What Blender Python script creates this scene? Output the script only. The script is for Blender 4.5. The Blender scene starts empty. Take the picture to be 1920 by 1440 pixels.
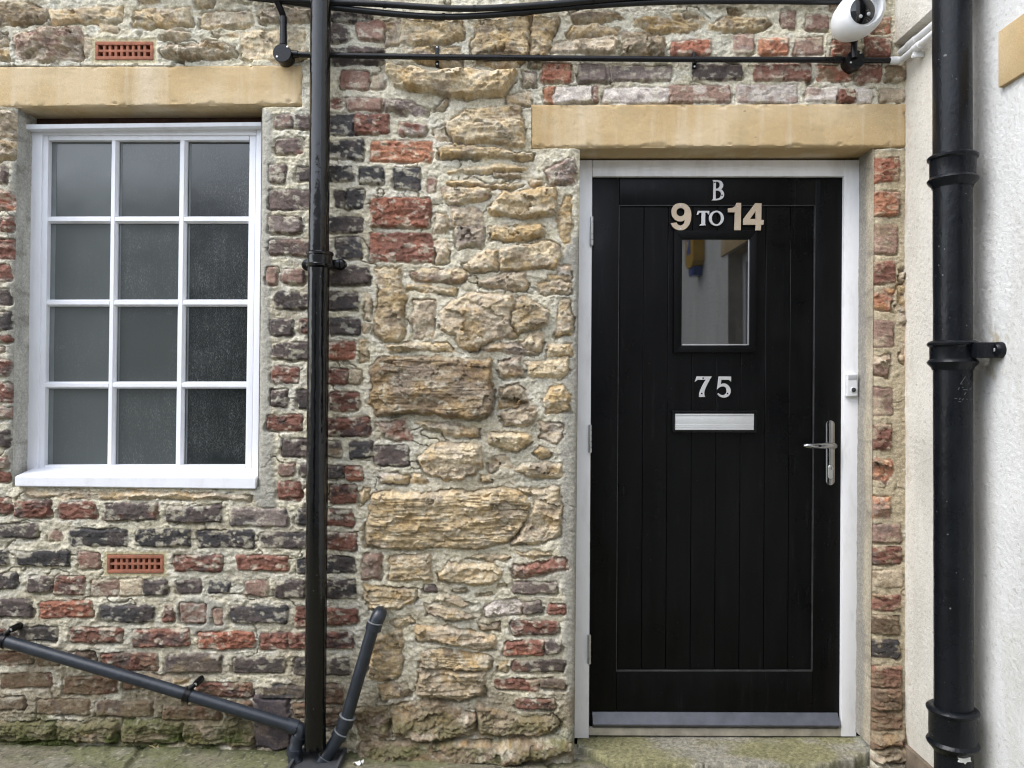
import bpy, bmesh, math, random
import numpy as np
from mathutils import Vector, Matrix
random.seed(7)
R = math.radians
S = bpy.context.scene
COL = S.collection

# ------------------------------------------------------------------ camera, world, sun, exposure
D, F, ZC = 2.70, 1442.0, 1.27            # camera stands 2.70 m in front of the wall face (y = 0)
cam_d = bpy.data.cameras.new("camera"); cam = bpy.data.objects.new("camera", cam_d); COL.objects.link(cam)
cam.location = (0, -D, ZC); cam.rotation_euler = (R(90), 0, 0)
cam_d.sensor_width = 36; cam_d.lens = 36 * F / 1920; cam_d.clip_start = 0.05; cam_d.clip_end = 400
S.camera = cam
LIGHT_DIR = Vector((0.44, 0.27, -0.74)).normalized()      # the way the light travels
W = bpy.data.worlds.new("World"); S.world = W; W.use_nodes = True
nt = W.node_tree; nt.nodes.clear()
sky = nt.nodes.new("ShaderNodeTexSky"); sky.sky_type = 'NISHITA'; sky.sun_disc = False
sky.sun_elevation = math.asin(-LIGHT_DIR.z)
sky.sun_rotation = math.atan2(-LIGHT_DIR.x, -LIGHT_DIR.y)
sky.air_density = 1.0; sky.dust_density = 1.5; sky.ozone_density = 1.0
hs = nt.nodes.new("ShaderNodeHueSaturation"); hs.inputs['Saturation'].default_value = 0.42
bg = nt.nodes.new("ShaderNodeBackground"); bg.inputs['Strength'].default_value = 0.15
wo = nt.nodes.new("ShaderNodeOutputWorld")
nt.links.new(sky.outputs[0], hs.inputs['Color']); nt.links.new(hs.outputs[0], bg.inputs['Color']); nt.links.new(bg.outputs[0], wo.inputs[0])
sun_d = bpy.data.lights.new("sun", 'SUN'); sun_d.energy = 0.55; sun_d.angle = R(32); sun_d.color = (1, 0.995, 0.985)
sun = bpy.data.objects.new("sun", sun_d); COL.objects.link(sun)
sun.rotation_euler = LIGHT_DIR.to_track_quat('-Z', 'Y').to_euler()
S.view_settings.view_transform = 'Standard'; S.view_settings.look = 'None'
S.view_settings.exposure = 1.85; S.view_settings.gamma = 1.0
S.cycles.max_bounces = 8; S.cycles.use_denoising = True; S.cycles.denoising_input_passes = 'RGB_ALBEDO_NORMAL'; S.cycles.denoising_prefilter = 'ACCURATE'; S.cycles.filter_width = 1.15

# ------------------------------------------------------------------ helpers
def U(px, py, y=0.0):
    """point of the plane y = const that the photograph shows at pixel (px, py)"""
    k = (D + y) / F
    return Vector(((px - 960) * k, y, ZC + (720 - py) * k))

def empty(name, loc, label, cat, group=None):
    o = bpy.data.objects.new(name, None); o.empty_display_size = 0.05
    o.location = loc; COL.objects.link(o)
    tag(o, label, cat, group); return o

def tag(o, label=None, cat=None, group=None, kind=None):
    if label: o['label'] = label
    if cat: o['category'] = cat
    if group: o['group'] = group
    if kind: o['kind'] = kind
    return o

def wloc(o):
    v = Vector(o.location)
    return v + wloc(o.parent) if o.parent else v

def link(name, me, mat, parent=None, smooth=40):
    o = bpy.data.objects.new(name, me); COL.objects.link(o)
    if mat: me.materials.append(mat)
    if smooth:
        me.polygons.foreach_set('use_smooth', [True] * len(me.polygons))
        try: me.set_sharp_from_angle(angle=R(smooth))
        except Exception: pass
    if parent:
        o.parent = parent
        # mesh data are in world metres: bring the origin to the part's own centre
    n = len(me.vertices); co = np.empty(n * 3, np.float32); me.vertices.foreach_get('co', co); co = co.reshape(-1, 3)
    c = (co.min(0) + co.max(0)) / 2
    co -= c; me.vertices.foreach_set('co', co.ravel()); me.update()
    o.location = Vector(c.tolist()) - (wloc(parent) if parent else Vector((0, 0, 0)))
    return o

class MB:
    """collects shapes (world metres) and links them as one mesh object"""
    def __init__(s): s.bm = bmesh.new()
    def hexa(s, front, back, bevel=0.0, seg=2):
        v = [s.bm.verts.new(p) for p in front] + [s.bm.verts.new(p) for p in back]
        n = len(front)
        fs = [s.bm.faces.new(v[:n]), s.bm.faces.new(v[n:][::-1])]
        for i in range(n):
            fs.append(s.bm.faces.new((v[i], v[n + i], v[n + (i + 1) % n], v[(i + 1) % n])))
        bmesh.ops.recalc_face_normals(s.bm, faces=fs)
        if bevel:
            es = list({e for f in fs for e in f.edges})
            bmesh.ops.bevel(s.bm, geom=es, offset=bevel, segments=seg, affect='EDGES', profile=0.6, clamp_overlap=True)
        return s
    def qbox(s, quad, yf, yb, bevel=0.0015, seg=2, yref=None):
        """quad: four photo pixels (clockwise) seen at depth yf; straight back to yb"""
        f = [U(px, py, yf if yref is None else yref) for px, py in quad]
        for p in f: p.y = yf
        b = [Vector((p.x, yb, p.z)) for p in f]
        return s.hexa(f, b, bevel, seg)
    def box(s, x0, x1, y0, y1, z0, z1, bevel=0.0, seg=2):
        f = [Vector(p) for p in ((x0, y0, z1), (x1, y0, z1), (x1, y0, z0), (x0, y0, z0))]
        return s.hexa(f, [Vector((p.x, y1, p.z)) for p in f], bevel, seg)
    def tube(s, path, r, segs=28, cap=True):
        path = [Vector(p) for p in path]; n = len(path)
        rs = r if isinstance(r, (list, tuple)) else [r] * n
        t = [(path[min(i + 1, n - 1)] - path[max(i - 1, 0)]).normalized() for i in range(n)]
        for i in range(n):
            if (path[min(i + 1, n - 1)] - path[max(i - 1, 0)]).length < 1e-9: t[i] = t[i - 1]
        up = Vector((0, 1, 0)) if abs(t[0].y) < 0.9 else Vector((0, 0, 1))
        a = (up - t[0] * up.dot(t[0])).normalized(); rings = []
        for i in range(n):
            if i: a = (a - t[i] * a.dot(t[i])).normalized()
            b = t[i].cross(a)
            rings.append([s.bm.verts.new(path[i] + (a * math.cos(q) + b * math.sin(q)) * rs[i])
                          for q in (2 * math.pi * k / segs for k in range(segs))])
        for i in range(n - 1):
            for k in range(segs):
                s.bm.faces.new((rings[i][k], rings[i][(k + 1) % segs], rings[i + 1][(k + 1) % segs], rings[i + 1][k]))
        if cap:
            s.bm.faces.new(rings[0][::-1]); s.bm.faces.new(rings[-1])
        return s
    def lathe(s, origin, axis, prof, segs=40):
        """prof: (distance along axis, radius)"""
        o = Vector(origin); ax = Vector(axis).normalized()
        path = [o + ax * d for d, _ in prof]; rs = [max(r, 1e-5) for _, r in prof]
        up = Vector((0, 1, 0)) if abs(ax.y) < 0.9 else Vector((0, 0, 1))
        a = (up - ax * up.dot(ax)).normalized(); b = ax.cross(a); rings = []
        for p, r in zip(path, rs):
            rings.append([s.bm.verts.new(p + (a * math.cos(q) + b * math.sin(q)) * r) for q in (2 * math.pi * k / segs for k in range(segs))])
        for i in range(len(rings) - 1):
            for k in range(segs):
                s.bm.faces.new((rings[i][k], rings[i][(k + 1) % segs], rings[i + 1][(k + 1) % segs], rings[i + 1][k]))
        s.bm.faces.new(rings[0][::-1]); s.bm.faces.new(rings[-1])
        return s
    def build(s, name, mat, parent=None, smooth=40):
        bmesh.ops.recalc_face_normals(s.bm, faces=s.bm.faces[:])
        me = bpy.data.meshes.new(name); s.bm.to_mesh(me); s.bm.free()
        return link(name, me, mat, parent, smooth)

def smooth_path(pts, n=8):
    """Catmull-Rom through the points"""
    P = [Vector(p) for p in pts]; P = [P[0] * 2 - P[1]] + P + [P[-1] * 2 - P[-2]]; out = []
    for i in range(1, len(P) - 2):
        for k in range(n):
            t = k / n; a, b, c, d = P[i - 1], P[i], P[i + 1], P[i + 2]
            out.append(0.5 * (2 * b + (c - a) * t + (2 * a - 5 * b + 4 * c - d) * t * t + (3 * b - a - 3 * c + d) * t ** 3))
    out.append(P[-2]); return out

def fillet(pts, r, n=8):
    """straight runs with rounded bends"""
    P = [Vector(p) for p in pts]; out = [P[0]]
    for i in range(1, len(P) - 1):
        a = (P[i - 1] - P[i]); b = (P[i + 1] - P[i]); q = min(r, a.length * .49, b.length * .49)
        p0, p2 = P[i] + a.normalized() * q, P[i] + b.normalized() * q
        for k in range(n + 1):
            t = k / n; out.append(p0 * (1 - t) ** 2 + P[i] * 2 * t * (1 - t) + p2 * t * t)
    out.append(P[-1]); return out

# ------------------------------------------------------------------ numpy noise
def _h(ix, iy, seed):
    n = ix.astype(np.int64) * 374761393 + iy.astype(np.int64) * 668265263 + seed * 1442695041
    n = (n ^ (n >> 13)) & 0xffffffff
    n = (n * 1274126177) & 0xffffffff
    n = n ^ (n >> 16)
    return (n & 0xffffff).astype(np.float32) / 16777216.0
def vn(x, y, seed=0):
    x0 = np.floor(x); y0 = np.floor(y); fx = (x - x0).astype(np.float32); fy = (y - y0).astype(np.float32)
    fx = fx * fx * fx * (fx * (fx * 6 - 15) + 10); fy = fy * fy * fy * (fy * (fy * 6 - 15) + 10)
    a = _h(x0, y0, seed); b = _h(x0 + 1, y0, seed); c = _h(x0, y0 + 1, seed); d = _h(x0 + 1, y0 + 1, seed)
    return (a + (b - a) * fx) * (1 - fy) + (c + (d - c) * fx) * fy
def fbm(x, y, seed=0, o=4, g=0.5):
    s = 0; a = 1; t = 0
    for k in range(o):
        s = s + a * vn(x * 2 ** k + 17.3 * k, y * 2 ** k - 9.1 * k, seed + k * 13); t += a; a *= g
    return s / t
def ridge(x, y, seed=0, o=4):
    s = 0; a = 1; t = 0
    for k in range(o):
        s = s + a * (1 - np.abs(2 * vn(x * 2 ** k + 5 * k, y * 2 ** k, seed + 7 * k) - 1)); t += a; a *= .55
    return s / t
def facets(x, y, seed, slope):
    """broken planes: every cell of a jittered lattice has a tilt of its own"""
    x0 = np.floor(x); y0 = np.floor(y); bd = np.full(x.shape, 9., np.float32); out = np.zeros(x.shape, np.float32)
    for dx in (-1, 0, 1):
        for dy in (-1, 0, 1):
            ix, iy = x0 + dx, y0 + dy
            cx = ix + _h(ix, iy, seed); cy = iy + _h(ix, iy, seed + 1); ex, ey = x - cx, y - cy; dd = ex * ex + ey * ey
            v = (_h(ix, iy, seed + 2) - .5) + slope * (ex * (_h(ix, iy, seed + 3) - .5) + ey * (_h(ix, iy, seed + 4) - .5)) * 2
            mk = dd < bd; out = np.where(mk, v, out); bd = np.minimum(dd, bd)
    return out.astype(np.float32)
def sst(a, b, x):
    t = np.clip((x - a) / (b - a), 0, 1); return t * t * (3 - 2 * t)
def poly_sdf(X, Y, P):
    """signed distance, positive inside"""
    P = np.asarray(P, np.float32); n = len(P); best = np.full(X.shape, 1e9, np.float32); ins = np.zeros(X.shape, bool)
    for i in range(n):
        ax, ay = P[i]; bx, by = P[(i + 1) % n]; ex, ey = bx - ax, by - ay
        t = np.clip(((X - ax) * ex + (Y - ay) * ey) / max(ex * ex + ey * ey, 1e-6), 0, 1)
        dx, dy = X - (ax + ex * t), Y - (ay + ey * t)
        best = np.minimum(best, dx * dx + dy * dy)
        if ay != by:
            ins ^= ((ay > Y) != (by > Y)) & (X < (bx - ax) * (Y - ay) / (by - ay) + ax)
    d = np.sqrt(best); return np.where(ins, d, -d)

def grid_mesh(name, co, keep=None, col=None):
    """co: (rows, cols, 3)"""
    r, c = co.shape[:2]; idx = np.arange(r * c, dtype=np.int32).reshape(r, c)
    q = np.stack([idx[:-1, :-1], idx[1:, :-1], idx[1:, 1:], idx[:-1, 1:]], -1).reshape(-1, 4)
    if keep is not None: q = q[keep.ravel()]
    used = np.zeros(r * c, bool); used[q.ravel()] = True
    mp = np.cumsum(used) - 1; q = mp[q].astype(np.int32)
    v = co.reshape(-1, 3)[used].astype(np.float32)
    me = bpy.data.meshes.new(name)
    me.vertices.add(len(v)); me.vertices.foreach_set('co', v.ravel())
    me.loops.add(q.size); me.loops.foreach_set('vertex_index', q.ravel())
    me.polygons.add(len(q)); me.polygons.foreach_set('loop_start', np.arange(0, q.size, 4, dtype=np.int32))
    me.polygons.foreach_set('use_smooth', np.ones(len(q), bool))
    me.update(calc_edges=True)
    if col is not None:
        a = me.color_attributes.new('Col', 'FLOAT_COLOR', 'POINT')
        cc = np.ones((len(v), 4), np.float32); cc[:, :3] = col.reshape(-1, 3)[used]
        a.data.foreach_set('color', cc.ravel())
    return me

# ------------------------------------------------------------------ materials
class NT:
    def __init__(s, name):
        s.m = bpy.data.materials.new(name); s.m.use_nodes = True; s.t = s.m.node_tree
        s.b = s.t.nodes['Principled BSDF']; s.co = s.t.nodes.new('ShaderNodeNewGeometry')
    def n(s, kind, **kw):
        nd = s.t.nodes.new(kind)
        for k, v in kw.items():
            if k in nd.inputs: nd.inputs[k].default_value = v
            else: setattr(nd, k, v)
        return nd
    def l(s, a, b): s.t.links.new(a, b)
    def noise(s, scale, detail=6, rough=.6, vec=None, stretch=None):
        nd = s.n('ShaderNodeTexNoise', Scale=scale, Detail=detail, Roughness=rough)
        src = vec or s.co.outputs['Position']
        if stretch:
            mp = s.n('ShaderNodeMapping'); mp.inputs['Scale'].default_value = stretch; s.l(src, mp.inputs['Vector']); src = mp.outputs[0]
        s.l(src, nd.inputs['Vector']); return nd.outputs['Fac']
    def ramp(s, fac, stops):
        nd = s.n('ShaderNodeValToRGB'); e = nd.color_ramp.elements
        while len(e) < len(stops): e.new(.5)
        for q, (p, c) in zip(e, stops): q.position = p; q.color = (*c, 1) if len(c) == 3 else c
        s.l(fac, nd.inputs['Fac']); return nd.outputs['Color']
    def mix(s, fac, a, b, mode='MIX'):
        nd = s.n('ShaderNodeMix'); nd.data_type = 'RGBA'; nd.blend_type = mode
        for v, i in ((fac, 0), (a, 6), (b, 7)):
            if hasattr(v, 'is_linked'): s.l(v, nd.inputs[i])
            elif i == 0: nd.inputs[0].default_value = v
            else: nd.inputs[i].default_value = (*v, 1)
        return nd.outputs[2]
    def bump(s, h, dist, strength=1.0):
        nd = s.n('ShaderNodeBump', Strength=strength, Distance=dist); s.l(h, nd.inputs['Height'])
        prev = s.b.inputs['Normal'].links
        if prev: s.l(prev[0].from_socket, nd.inputs['Normal'])
        s.l(nd.outputs[0], s.b.inputs['Normal'])

def simple(name, col, rough=.5, metal=0, spec=.5, var=.12, vscale=12, bump=0, bscale=60, col2=None, rvar=0):
    t = NT(name); t.b.inputs['Roughness'].default_value = rough; t.b.inputs['Metallic'].default_value = metal
    t.b.inputs['Specular IOR Level'].default_value = spec
    n = t.noise(vscale)
    c2 = col2 or tuple(max(0, c * (1 - var * 2)) for c in col)
    t.l(t.ramp(n, [(.35, c2), (.65, col)]), t.b.inputs['Base Color'])
    if bump: t.bump(t.noise(bscale, 4), bump)
    if rvar:
        t.l(t.ramp(t.noise(vscale * 2.3), [(.35, (rough - rvar,) * 3), (.7, (rough + rvar,) * 3)]), t.b.inputs['Roughness'])
    return t.m

def masonry_mat():
    t = NT('masonry'); a = t.n('ShaderNodeVertexColor', layer_name='Col')
    f = t.noise(330, 5, .65); g = t.noise(1100, 3, .6)
    v = t.ramp(f, [(.28, (.62,) * 3), (.5, (1,) * 3), (.75, (1.28,) * 3)])
    c = t.mix(1.0, a.outputs['Color'], v, 'MULTIPLY')
    c = t.mix(1.0, c, t.ramp(t.noise(95, 4, .6), [(.3, (.74,) * 3), (.7, (1.22,) * 3)]), 'MULTIPLY')
    v2 = t.ramp(g, [(.3, (.8,) * 3), (.7, (1.15,) * 3)])
    t.l(t.mix(1.0, c, v2, 'MULTIPLY'), t.b.inputs['Base Color'])
    t.b.inputs['Roughness'].default_value = .93; t.b.inputs['Specular IOR Level'].default_value = .22
    t.bump(t.noise(160, 6, .7), .0035, .8); t.bump(g, .0008, .7)
    return t.m
M_MAS = masonry_mat()

def lintel_mat():
    t = NT('dressed_sandstone')
    big = t.noise(3.2, 3, .5); fine = t.noise(420, 3, .7)
    c = t.ramp(big, [(.36, (.44, .315, .165)), (.5, (.485, .36, .20)), (.62, (.54, .42, .26))])
    pale = t.ramp(t.noise(2.1, 3, .55, stretch=(1, 1, .25)), [(.55, (0,) * 3), (.66, (.8,) * 3)])
    c = t.mix(pale, c, (.60, .52, .40))
    dark = t.ramp(t.noise(2.6, 4, .6, stretch=(1.6, 1, .3)), [(.62, (0,) * 3), (.75, (.35,) * 3)])
    c = t.mix(dark, c, (.30, .25, .15))
    c = t.mix(1.0, c, t.ramp(fine, [(.3, (.78,) * 3), (.7, (1.2,) * 3)]), 'MULTIPLY')
    run = t.ramp(t.noise(5, 4, .6, stretch=(4.5, 1, .35)), [(.52, (0,) * 3), (.70, (.38,) * 3)])
    c = t.mix(run, c, (.62, .55, .43))
    soot = t.ramp(t.noise(7, 5, .7), [(.53, (0,) * 3), (.70, (.6,) * 3)])
    c = t.mix(soot, c, (.36, .29, .17))
    spot = t.ramp(t.noise(38, 2, .5), [(.74, (1,) * 3), (.79, (.45,) * 3)])
    t.l(t.mix(1.0, c, spot, 'MULTIPLY'), t.b.inputs['Base Color'])
    t.b.inputs['Roughness'].default_value = .9; t.b.inputs['Specular IOR Level'].default_value = .2
    t.bump(fine, .0009, .8); t.bump(t.noise(40, 4), .0015, .6)
    return t.m
M_LINTEL = lintel_mat()

def gloss_black(name, base, rough, lump, lscale, rv=.08, spec=.5):
    t = NT(name); t.b.inputs['Specular IOR Level'].default_value = spec
    n = t.noise(9, 5); t.l(t.ramp(n, [(.3, tuple(b * .7 for b in base)), (.7, tuple(b * 1.3 for b in base))]), t.b.inputs['Base Color'])
    t.l(t.ramp(t.noise(14, 5), [(.3, (rough - rv,) * 3), (.72, (rough + rv,) * 3)]), t.b.inputs['Roughness'])
    t.bump(t.noise(lscale, 3, .5, stretch=(1, 1, .45)), lump, .9)
    sp = t.ramp(t.noise(95, 1, .4), [(.78, (0,) * 3), (.8, (1,) * 3)])
    cur = t.b.inputs['Base Color'].links[0].from_socket
    t.l(t.mix(sp, cur, (.12, .12, .12)), t.b.inputs['Base Color'])
    return t.m
M_PIPE = gloss_black('black_gloss_pipe', (.0025, .0025, .003), .12, .0016, 55, .05, .5)
M_SOIL = gloss_black('black_iron_paint', (.005, .006, .008), .30, .0012, 120, .1, .22)
M_WASTE = simple('grey_black_plastic', (.024, .030, .040), .38, spec=.5, vscale=25, var=.18, bump=.0004, bscale=90, rvar=.08)
M_BLK = simple('black_plastic', (.006, .006, .007), .33, spec=.3, vscale=30, bump=.0003, bscale=120, rvar=.08)
M_CABLE = simple('black_cable_sheath', (.010, .011, .012), .38, spec=.35, vscale=18, rvar=.1, bump=.0006, bscale=60)
M_CHROME = simple('polished_chrome', (.36, .36, .36), .09, metal=1, var=.05)
M_ALU = simple('brushed_aluminium', (.62, .63, .63), .34, metal=.85, var=.06)
M_STEEL = simple('satin_steel_letters', (.60, .60, .60), .42, metal=.55, var=.05)
M_TAN = simple('satin_brass_numbers', (.53, .43, .32), .42, metal=.35, var=.05, vscale=20)
M_SCREW = simple('zinc_screw', (.6, .6, .58), .3, metal=.7)
M_TERRA = simple('terracotta', (.36, .145, .09), .9, spec=.15, vscale=45, col2=(.24, .105, .07), bump=.0007, bscale=200)
M_HOLE = simple('vent_dark', (.035, .014, .01), .9, spec=.1)
M_TIMBER = simple('stained_timber', (.085, .045, .03), .8, spec=.2, vscale=25, var=.25)
M_SLATE = simple('slate', (.062, .050, .052), .6, vscale=14, var=.2, bump=.0012, bscale=45, rvar=.1)
M_WPLAST = simple('white_plastic', (.72, .73, .74), .35, vscale=14, var=.05, rvar=.06)
M_LENS = simple('camera_lens_black', (.006, .006, .007), .07, spec=.7)
M_GREY = simple('grey_card', (.42, .43, .44), .5)
M_LEAF = simple('dry_leaf', (.42, .33, .17), .8, vscale=60, var=.2)
M_LITTER = simple('white_scrap', (.75, .75, .72), .7)

def white_paint(name, dirt=.5, cs=((.68, .68, .68), (.80, .80, .815), (.82, .83, .85))):
    t = NT(name)
    n = t.noise(7, 6, .65, stretch=(2.2, 1, .7)); n2 = t.noise(75, 4, .7)
    c = t.ramp(n, [(.30, cs[0]), (.5, cs[1]), (.8, cs[2])])
    sp = t.ramp(n2, [(.70, (0,) * 3), (.80, (dirt,) * 3)])
    c = t.mix(sp, c, (.33, .31, .28))
    # brown dirt splashed low down, and knocks in the paint
    t.l(c, t.b.inputs['Base Color'])
    t.b.inputs['Roughness'].default_value = .42
    t.bump(t.noise(60, 4), .0009, .6)
    return t.m
M_WHITE = white_paint('white_gloss_paint', .12, ((.70, .70, .73), (.77, .78, .82), (.79, .80, .85)))
M_WFRAME = white_paint('worn_white_paint', .6)

def _unused(): pass
def door_mat():
    t = NT('black_door_paint')
    c = t.ramp(t.noise(8, 5, .6, stretch=(3, 1, .35)), [(.3, (.0016, .0017, .0019)), (.7, (.0034, .0035, .0038))])
    sp = t.ramp(t.noise(120, 2, .5), [(.76, (0,) * 3), (.80, (.7,) * 3)])
    rub = t.ramp(t.noise(16, 5, .7, stretch=(3.5, 1, .3)), [(.60, (0,) * 3), (.74, (.5,) * 3)])
    c = t.mix(rub, c, (.016, .016, .0165))
    t.l(t.mix(sp, c, (.07, .07, .065)), t.b.inputs['Base Color'])
    t.l(t.ramp(t.noise(5, 5), [(.3, (.22,) * 3), (.7, (.50,) * 3)]), t.b.inputs['Roughness'])
    t.b.inputs['Specular IOR Level'].default_value = .13
    t.bump(t.noise(70, 4, .6, stretch=(3, 1, .18)), .0005, .8)
    return t.m
M_DOOR = door_mat()

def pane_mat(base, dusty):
    t = NT('dusty_glass_painted_reflection')
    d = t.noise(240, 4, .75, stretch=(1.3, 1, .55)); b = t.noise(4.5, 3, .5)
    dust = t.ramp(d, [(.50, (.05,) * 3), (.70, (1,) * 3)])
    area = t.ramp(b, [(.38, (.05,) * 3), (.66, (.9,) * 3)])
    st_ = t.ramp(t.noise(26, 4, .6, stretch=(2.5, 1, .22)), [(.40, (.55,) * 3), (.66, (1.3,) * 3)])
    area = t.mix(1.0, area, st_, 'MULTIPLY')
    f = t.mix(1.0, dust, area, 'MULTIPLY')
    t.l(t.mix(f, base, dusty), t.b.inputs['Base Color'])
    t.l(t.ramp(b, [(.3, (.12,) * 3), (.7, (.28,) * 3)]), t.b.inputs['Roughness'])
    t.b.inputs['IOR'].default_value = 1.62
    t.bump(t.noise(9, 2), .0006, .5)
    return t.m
M_PANES = [pane_mat((.072, .082, .079), (.12, .13, .125)), pane_mat((.045, .052, .050), (.16, .17, .165)), pane_mat((.013, .016, .016), (.13, .14, .135))]  # glass colour darkens column by column: a reflection gradient painted in, under the dust
M_PANE_IN = simple('pane_spacer', (.16, .18, .18), .5)
tg = NT('door_glass'); tg.b.inputs['Base Color'].default_value = (.006, .007, .007, 1); tg.b.inputs['Roughness'].default_value = .025
tg.b.inputs['IOR'].default_value = 1.95; M_DGLASS = tg.m

# ------------------------------------------------------------------ the masonry: every brick and stone by its outline
TILES = {'A': (0, 0, 1 / 3), 'B': (480, 0, 1 / 3), 'C': (480, 440, 1 / 3), 'D': (480, 880, .3889), 'E': (0, 880, .3889),
         'F': (1280, 0, 1 / 3), 'G': (1280, 440, 1 / 3), 'H': (1280, 880, .3889), 'I': (1020, 0, 1 / 6), 'J': (0, 440, .3473)}
PAL = {  # base colours of the bricks and stones (linear)
    'k': (.060, .056, .056), 'd': (.094, .076, .070), 'p': (.150, .114, .100), 'r': (.205, .100, .074), 'o': (.30, .130, .085),
    'O': (.37, .175, .105), 'g': (.215, .175, .155), 'w': (.56, .50, .45), 'n': (.28, .185, .145), 'c': (.38, .36, .30),
    's': (.52, .42, .275), 'y': (.47, .36, .215), 't': (.53, .435, .29), 'b': (.23, .175, .11), 'q': (.33, .27, .20),
    'u': (.44, .36, .26), 'm': (.15, .145, .075), 'e': (.17, .12, .08), 'l': (.075, .062, .066)}
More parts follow.
